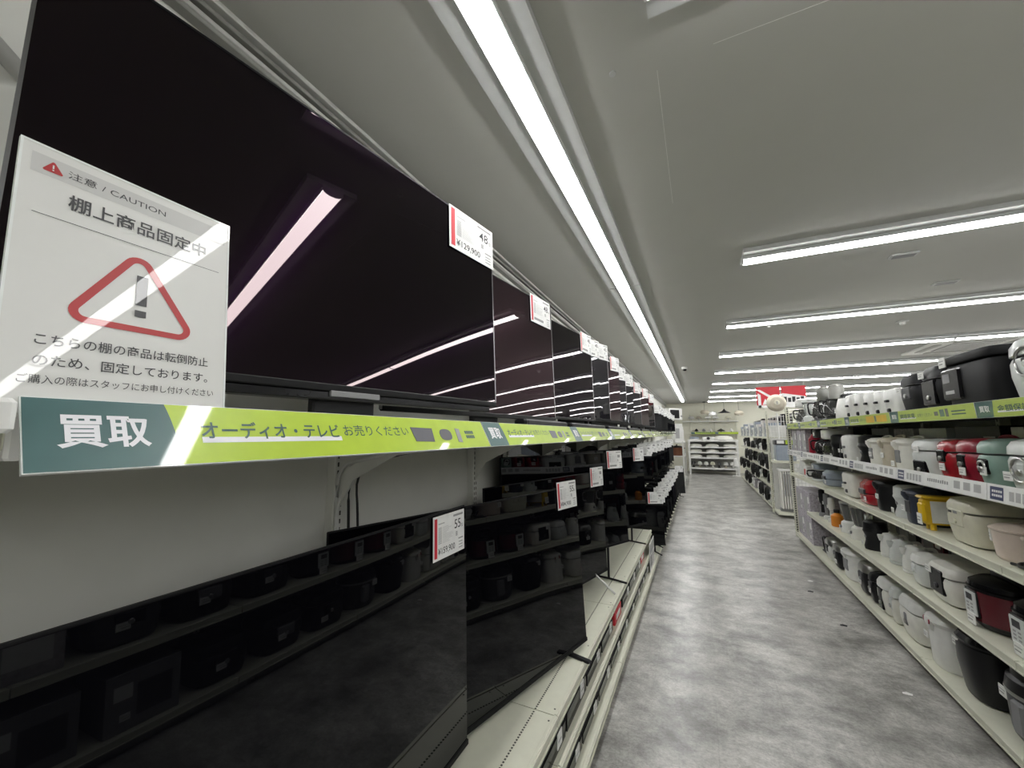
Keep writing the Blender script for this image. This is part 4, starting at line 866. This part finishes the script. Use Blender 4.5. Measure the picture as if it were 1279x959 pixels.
# goods just nearer than the frame edge, mirrored in the low front television
for yf, z, m, p, kind, lb in ((1.88, zD, M_black, M_darkgrey, 'r', 'black rice cooker on the fourth shelf, first mirrored in the front television'), (1.52, zD, M_matte, M_grey, 'r', 'matte black rice cooker on the fourth shelf, second in the mirrored row'),
                              (1.18, zD, M_darkgrey, M_black, 'r', 'dark grey rice cooker on the fourth shelf, third in the mirrored row'), (.82, zD, M_greycarton, M_paper, 'c', 'grey carton on the fourth shelf at the mirrored near end'),
                              (1.98, zE, M_black, M_grey, 'r', 'black rice cooker on the bottom shelf, first mirrored in the front television'), (1.62, zE, M_matte, M_black, 'r', 'matte black rice cooker on the bottom shelf, second in the mirrored row'),
                              (1.25, zE, M_grey, M_darkgrey, 'c', 'grey carton on the bottom shelf, farther of two in the mirrored row'), (.88, zE, M_grey, M_darkgrey, 'c', 'grey carton on the bottom shelf, nearer of two in the mirrored row'),
                              (1.70, zB, M_white, M_black, 'r', 'white rice cooker on the second shelf, first in the mirrored row'), (1.35, zB, M_black, M_grey, 'r', 'black rice cooker on the second shelf in the mirrored row'),
                              (1.95, zC, M_greywhite, M_black, 'r', 'pale grey rice cooker on the third shelf in the mirrored row'), (1.58, zC, M_red, M_black, 'r', 'red rice cooker on the third shelf in the mirrored row')):
    t = place('rice_cooker' if kind == 'r' else 'carton', 'rice cooker' if kind == 'r' else 'carton', lb, z, yf, .30, d=.30)
    if kind == 'r': rice_cooker(t, .29, .30, .23, m, m, p, handle=False, st=(.1, .4))
    else: carton(t, .29, .30, .26, m, p)

# scraps on the floor
for x, y, m, lb in ((.92, 2.95, M_paper, 'white paper scrap on the floor near the right gondola'), (.86, 3.75, M_ink, 'dark leaf-like scrap on the floor nearer the right gondola'), (.80, 4.40, M_ink, 'dark speck farther along the floor'), (.86, 4.70, M_paper, 'pale speck on the floor by the water boiler')):
    MB().add([(-.02, -.008, 0), (.018, -.012, 0), (.024, .006, .001), (0, .012, .003), (-.018, .008, 0), (-.02, -.008, .002), (.018, -.012, .002), (.024, .006, .003), (0, .012, .005), (-.018, .008, .002)],
             [(4, 3, 2, 1, 0), (5, 6, 7, 8, 9), (0, 1, 6, 5), (1, 2, 7, 6), (2, 3, 8, 7), (3, 4, 9, 8), (4, 0, 5, 9)], m).build('paper_scrap', label=lb, cat='scrap', loc=(x, y, .0005))

# ------------------------------------------------------------------ far gondola with its end display
FX, FY0, FY1 = 1.10, 8.25, 14.2
t = thing('gondola_shelving', 'farther cream gondola crowded with black accessories beyond the cross passage', 'shelving', (FX, FY0, 0))
MB().box(.02, .86, .03, .05, .05, 1.30, M_white).build('end_back_panel', t)
MB().box(.44, .46, .05, FY1 - FY0, .05, 1.75, M_darkgrey).build('back_panel', t)
for x in (-.03, .28): 
    b = MB(); b.box(x, x + .035, -.01, .03, .03, 1.78, M_cream, b=.003)
    for j in range(54): b.box(x + .012, x + .022, -.0106, -.0096, .1 + j * .03, .115 + j * .03, M_creamdark)
    b.build('upright', t)
for z in (.09, .93): MB().box(.0, .40, -.36, .0, z - .04, z, M_cream, b=.004).build('end_shelf', t)
for z in (.09, .42, .72, 1.02, 1.32):
    for k in range(6): MB().box(.03 if z > .1 else 0, .44, .06 + k * .98, .06 + k * .98 + .976, z - .035, z, M_cream, b=.003).build('shelf', t)
for k in range(7): MB().box(.38, .43, .06 + k * .975 - .02, .06 + k * .975 + .02, .05, 1.72, M_cream, b=.003).build('upright', t)
b = MB()
for j in range(6): b.tube([(.04 + j * .04, -.008, 1.30), (.04 + j * .04, -.008, 1.70)], .004, M_white, seg=5, smooth=False)
for j in range(5): b.tube([(.03, -.013, 1.32 + j * .09), (.25, -.013, 1.32 + j * .09)], .004, M_white, seg=5, smooth=False)
b.build('wire_grid', label='white wire grid hanging on the end of the far gondola', cat='wire grid', loc=(FX, FY0, 0))
t = thing('storage_case', 'grey lidded case with lime label on the far gondola end shelf', 'case', (FX + .18, FY0 - .23, .931))
MB().box(-.14, .14, -.11, .11, 0, .26, M_bluegrey, b=.012).build('body', t); MB().box(-.15, .15, -.12, .12, .26, .34, M_darkgrey, b=.01).build('lid', t)
MB().box(.0, .14, -.126, -.118, .27, .34, M_lime).build('lime_label', t); MB().box(-.12, -.02, -.126, -.118, .28, .33, M_sticker).build('price_sticker', t)
t = thing('oil_heater', 'tall white finned oil heater standing at the foot of the far gondola', 'heater', (FX + .19, FY0 - .18, .091))
for j in range(7): MB().loft([(.05, .010, .11, 5, -.10 + j * .033, 0), (.08, .013, .12, 5, -.10 + j * .033, 0), (.62, .013, .12, 5, -.10 + j * .033, 0), (.66, .010, .11, 5, -.10 + j * .033, 0)], M_warmwhite, 20).build('fin', t)
MB().box(-.135, .135, -.05, .05, .0, .05, M_grey, b=.01).build('foot', t); MB().box(-.13, .13, -.115, .115, .66, .70, M_white, b=.012).build('top_cover', t)
b = MB()
for j in range(3): b.box(-.07 + j * .035, -.058 + j * .035, -.130, -.121, .26, .62, M_greyink)
b.build('vent_slits', t)
t = thing('standing_fan', 'beige round fan on a white pole above the far gondola end', 'fan', (FX + .14, FY0 - .052, .931))
MB().lathe([(.042, 0), (.042, .012), (.02, .02), (.012, .03), (.012, .80), (.001, .80)], M_white).build('pole', t)
b = MB(); Mf = T(.0, -.02, .98, rx=math.pi / 2); b.loft([(-.05, .06, .06, 2), (-.02, .135, .135, 2), (.02, .15, .15, 2), (.05, .135, .135, 2), (.075, .10, .10, 2), (.08, .05, .05, 2)], M_beige, 36, M=Mf); b.build('fan_head', t)
b = MB(); b.loft([(.079, .045, .045, 2), (.09, .04, .04, 2)], M_ivory, 24, M=Mf); b.flat(-.008, .008, .955, 1.005, M_greyink, y=-.111); b.build('hub', t)
# red posters hanging behind the fan
for i, x in enumerate((1.02, 1.42)):
    t = thing('hanging_poster', f'red and white poster hanging above the far gondola, {("left", "right")[i]} one', 'poster', (x, 8.75, 1.86), 0, 'red and white posters above the far gondola')
    MB().box(0, .38, 0, .004, 0, .40, M_redink).build('sheet', t)
    b = MB()
    if i == 0: b.prism([(.0, .35), (.06, .35), (.30, .18), (.30, .12)], -.002, 0, M_paper); b.prism([(.02, .0), (.07, .0), (.07, .25), (.02, .28)], -.002, 0, M_paper); b.prism([(.09, .06), (.19, .06), (.14, .18)], -.0025, 0, M_paper); b.prism([(.0, .0), (.38, .0), (.38, .05), (.0, .05)], -.002, 0, M_paper)
    else:
        b.prism([(0.01, .0), (.37, .0), (.37, .20), (.01, .27)], -.002, 0, M_paper)
        for q in range(5): b.flat(.03 + q * .066, .08 + q * .066, .10, .2 - .02 * (q % 2), M_ink, y=-.003)
    b.build('printed_pattern', t)
    b = MB(); b.tube([(.02, .002, .40), (.02, .002, CEIL - 1.86)], .0015, M_white, seg=5, smooth=False); b.tube([(.36, .002, .40), (.36, .002, CEIL - 1.86)], .0015, M_white, seg=5, smooth=False); b.build('cord', t)
# crowded goods on the far gondola
def cable_bundle(name, lb, loc, gr, big=1.):
    t = thing(name, lb, 'cable', loc, RL, gr); k = rnd
    b = MB()
    for q in range(4):
        r_ = (.075 + .025 * k.random()) * big; cx, cz = (k.random() - .5) * .10, .135 + .01 * k.random()
        b.tube([(cx + r_ * math.cos(a * .785), -.02 + .012 * q + .01 * math.sin(a), cz + r_ * 1.2 * math.sin(a * .785)) for a in range(9)], .010, M_capwire, seg=6)
    b.build('coil', t); MB().box(-.05, .03, -.05, -.046, .02, .11, M_sticker).build('price_sticker', t)
FG = 'accessories on the far gondola'
for s, z in enumerate((.09, .42, .72, 1.02, 1.32)):
    for k in range(14):
        y = FY0 + .24 + k * .40
        lb = f'on the far gondola, {("bottom", "second lowest", "middle", "second highest", "top")[s]} shelf, {ORD[k + 1]} along'
        q = (s * 5 + k * 3) % 7
        if s == 4:
            t = thing('carton', 'white boxed accessory ' + lb, 'carton', (FX + .16, y, z + .001), RL, FG); carton(t, .30, .24, .20 + .06 * (k % 3), M_white if k % 2 == 0 else M_bluegrey, M_greyink)
        elif s == 0 and q < 3:
            t = thing('carton', 'pale carton ' + lb, 'carton', (FX + .16, y, z + .001), RL, FG); carton(t, .32, .26, .22, M_greycarton, M_paper)
        elif q < 4:
            if q < 2 and s > 0: cable_bundle('cable_coil', 'black cable hanging off the edge ' + lb, (FX - .012, y, z - .292), FG, 1.15)
            else: cable_bundle('cable_coil', 'coiled black cable ' + lb, (FX + .075 + .05 * rnd.random(), y, z + .001), FG)
        elif q == 4:
            t = thing('kettle', 'small black kettle ' + lb, 'kettle', (FX + .14, y, z + .001), RL, FG); kettle(t, .2, .2, M_black, M_grey)
        elif q == 5:
            t = thing('hand_blender', 'grey hair iron ' + lb, 'hair iron', (FX + .10, y, z + .001), RL, FG); hand_blender(t, .1, .22, M_darkgrey, M_white)
        else:
            t = thing('waffle_maker', 'white sandwich maker ' + lb, 'waffle maker', (FX + .15, y, z + .001), RL, FG); waffle(t, .24, .2, .16, M_white, M_greywhite)
for k in range(6):
    y = FY0 + .53 + k * .85
    t = thing('speaker', f'boxy dark speaker behind the top cartons of the far gondola, {ORD[k + 1]} along', 'speaker', (FX + .347, y, 1.321), RL, FG)
    MB().box(-.10, .10, -.06, .06, 0, .42 - .05 * (k % 3), M_matte, b=.008).build('cabinet', t); MB().lathe([(.06, 0), (.05, .008), (.02, .004), (.001, .01)], M_darkgrey, M=T(0, -.055, .14, rx=math.pi / 2)).build('driver', t)

# ------------------------------------------------------------------ back wall: lighting department
t = thing('display_table', 'white tiered display stand of ceiling lamps at the back wall', 'display stand', (.38, 15.5, 0))
for z, th in ((1.17, .06), (.93, .04), (.75, .04), (.57, .04), (.22, .05)): MB().box(-.78, .78, -.3, .35, z - th, z, M_white, b=.004).build('shelf', t)
for x in (-.74, .74): MB().box(x - .025, x + .025, -.29, -.24, 0, 1.12, M_white, b=.003).build('post', t)
for x in (-.74, .74): MB().box(x - .025, x + .025, .28, .33, 0, 1.12, M_white, b=.003).build('post', t)
MB().box(-.78, .78, .33, .345, .05, 1.12, M_rail).build('back_panel', t)
for s, z in enumerate((.93, .75, .57)):
    for k in range(3):
        t = thing('ceiling_light', f'round white domed ceiling light on the back display stand, {("top", "middle", "lowest")[s]} tier, {("left", "centre", "right")[k]}', 'ceiling light', (-.16 + .53 * k, 15.42, z + .001), 0, 'domed ceiling lights on the display stand')
        MB().lathe([(.19, 0), (.20, .02), (.20, .03)], M_white).build('rim', t); MB().lathe([(.205, .03), (.20, .055), (.15, .085), (.06, .10), (.001, .102)], M_warmwhite).build('dome', t)
for k in range(7):
    t = thing('bowl_lamp', f'small lamp on the lowest shelf of the back stand, {ORD[k + 1]} from left', 'lamp', (-.25 + .2 * k, 15.4, .221), 0, 'small lamp shades on the back display stand')
    MB().lathe([(.04, 0), (.05, .01), (.02, .05), (.02, .08)], (M_black, M_beige, M_silver, M_warmwhite)[k % 4]).build('base', t); MB().lathe([(.03, .08), (.08, .10), (.06, .18), (.03, .20), (.001, .2)], (M_darkgrey, M_white, M_white, M_ivory)[k % 4]).build('shade', t)
t = thing('projector', 'white ceiling projector lamp with dark lens on top of the back display stand', 'lamp', (.26, 15.4, 1.171)); MB().box(-.2, .2, -.1, .1, 0, .10, M_white, b=.02).build('body', t); MB().lathe([(.05, 0), (.05, .02), (.001, .02)], M_ink, M=T(0, -.1, .05, rx=math.pi / 2)).build('lens', t)
t = thing('ceiling_light', 'large white oval ceiling light on top of the back display stand', 'ceiling light', (.72, 15.4, 1.171)); MB().loft([(0, .26, .2, 2), (.04, .30, .22, 2), (.10, .26, .2, 2), (.14, .14, .1, 2)], M_warmwhite, 32).build('dome', t); MB().loft([(0, .31, .23, 2), (.03, .31, .23, 2)], M_white, 32).build('rim', t)
t = thing('ceiling_light', 'flat grey ceiling light left on top of the back display stand', 'ceiling light', (-.18, 15.4, 1.171)); MB().lathe([(.15, 0), (.16, .06), (.12, .10), (.001, .11)], M_bluegrey).build('dome', t); MB().lathe([(.165, 0), (.165, .02), (.16, .03)], M_white).build('rim', t)
t = thing('wall_shelving', 'cream two-level wall shelves with lamps on the back wall', 'shelving', (.4, BACK_Y - .02, 0))
for z in (1.40, 1.84): MB().box(-.95 if z > 1.5 else -.7, .85, -.35, .0, z - .03, z, M_white, b=.004).build('shelf', t)
for x in (-.7, .1, .8): MB().box(x - .02, x + .02, -.04, .0, .2, 2.1, M_cream, b=.003).build('upright', t)
t = thing('shelf_banner', 'lime banner on the lower back wall shelf', 'shelf banner', (-.28, BACK_Y - .376, 1.37)); MB().box(0, 1.5, 0, .003, 0, .07, M_lime).build('strip', t)
b = MB(); b.flat(0, .12, .002, .068, M_teald, y=-.001); b.flat(.78, .88, .002, .068, M_teald, y=-.001)
for q in range(12): b.flat(.18 + q * .045, .21 + q * .045, .02, .05, M_banink, y=-.001)
b.build('printed_pattern', t)
def pendant(x, y, z, kind, lb):
    t = thing('pendant_lamp', lb, 'pendant lamp', (x, y, z)); L_ = CEIL - z
    b = MB(); b.tube([(0, 0, .12), (0, 0, L_)], .004, M_capwire if kind != 'w' else M_white, seg=6, smooth=False); b.build('cord', t); MB().lathe([(.05, L_ - .03), (.05, L_ - .001), (.001, L_)], M_black if kind != 'w' else M_white).build('ceiling_rose', t)
    if kind == 'b': MB().lathe([(.20, 0), (.19, .012), (.08, .06), (.035, .10), (.02, .14), (.001, .145)], M_black).build('shade', t)
    elif kind == 'w': MB().lathe([(.12, 0), (.14, .03), (.11, .12), (.04, .16), (.001, .165)], M_white).build('shade', t)
    else: MB().lathe([(.12, 0), (.15, .06), (.12, .13), (.03, .16), (.001, .165)], M_beige).build('shade', t)
    MB().lathe([(.02, -.02), (.03, .0), (.02, .04), (.001, .05)], M_warmwhite).build('bulb', t)
pendant(.80, 15.3, 2.09, 'b', 'wide black pendant lamp hanging before the back wall'); pendant(.45, 15.4, 2.0, 'w', 'white pendant lamp left of the wide black one'); pendant(1.25, 15.5, 2.02, 'y', 'beige pendant lamp at the right of the back wall')
pendant(.2, 15.6, 2.08, 'y', 'small beige pendant lamp hanging farthest left before the back wall')
for k, (x, m) in enumerate(((-.25, M_white), (.0, M_beige), (.3, M_white), (.55, M_white), (.95, M_ivory))):
    t = thing('table_lamp', f'small lamp on the upper back wall shelf, {ORD[k + 1]} from the left', 'table lamp', (x, BACK_Y - .18, 1.841), 0, 'lamps on the back wall shelf'); MB().lathe([(.05, 0), (.05, .01), (.01, .02), (.01, .09)], M_silver).build('base', t); MB().lathe([(.10, .09), (.11, .10), (.07, .17), (.001, .175)], m).build('shade', t)
for k, (x, m) in enumerate(((-.1, M_black), (.14, M_grey), (.36, M_white), (.70, M_black), (1.02, M_white))):
    t = thing('table_lamp', f'small dark or white lamp on the lower back wall shelf, {ORD[k + 1]} from the left', 'table lamp', (x, BACK_Y - .18, 1.401), 0, 'lamps on the lower back wall shelf'); MB().lathe([(.05, 0), (.05, .01), (.012, .02), (.012, .07)], M_black).build('base', t); MB().lathe([(.13 if k == 3 else .07, .07), (.12 if k == 3 else .06, .10), (.03, .15), (.001, .17)], m).build('shade', t)
t = thing('floor_lamp', 'white floor lamp standing right of the back display stand', 'floor lamp', (1.02, 15.0, 0)); MB().lathe([(.12, 0), (.12, .02), (.014, .03), (.012, .8), (.001, .8)], M_white).build('base', t); MB().lathe([(.05, .30), (.09, .32), (.05, .55), (.02, .58), (.001, .58)], M_white).build('shade', t)

# far end of the left shelving: ovens and boxes
t = thing('display_rack', 'white display rack beyond the far end of the television shelves', 'display rack', (-.75, 12.4, 0))
for z in (.12, .78, 1.15): MB().box(-.34, .34, -.75, .75, z - .03, z, M_white, b=.003).build('shelf', t)
for x in (-.32, .32):
    for y in (-.73, .73): MB().box(x - .018, x + .018, y - .018, y + .018, 0, 1.18, M_white, b=.003).build('post', t)
t = thing('microwave_oven', 'white microwave oven with dark window at the far end of the television shelf', 'microwave', (-.66, 11.15, 1.735), R(50)); MB().box(-.23, .23, -.17, .17, 0, .30, M_white, b=.012).build('body', t); MB().box(-.20, .11, -.178, -.165, .04, .26, M_gloss, b=.004).build('door', t); MB().lathe([(.02, 0), (.018, .02), (.001, .02)], M_grey, M=T(.18, -.17, .1, rx=math.pi / 2)).build('dial', t)
t = thing('carton', 'white carton under the microwave oven at the far end of the shelf', 'carton', (-.80, 11.15, 1.379), RB); carton(t, .44, .36, .354, M_white, M_lightink)
for k in range(3):
    t = thing('carton', f'white leaning box on the display rack, {ORD[k + 1]} from the near side', 'carton', (-.57, 11.85 + .42 * k, 1.151), RB - R(40), 'white boxes on the display rack'); carton(t, .30, .12, .50 - .08 * k, M_white, M_lightink)
t = thing('cooking_pot', 'brown pot on the base shelf at the far left end', 'cooking pot', (-.60, 11.95, .781)); pot(t, .34, .30, mat('brown_enamel', (.16, .06, .03), .4), M_black, M_black, st=False)
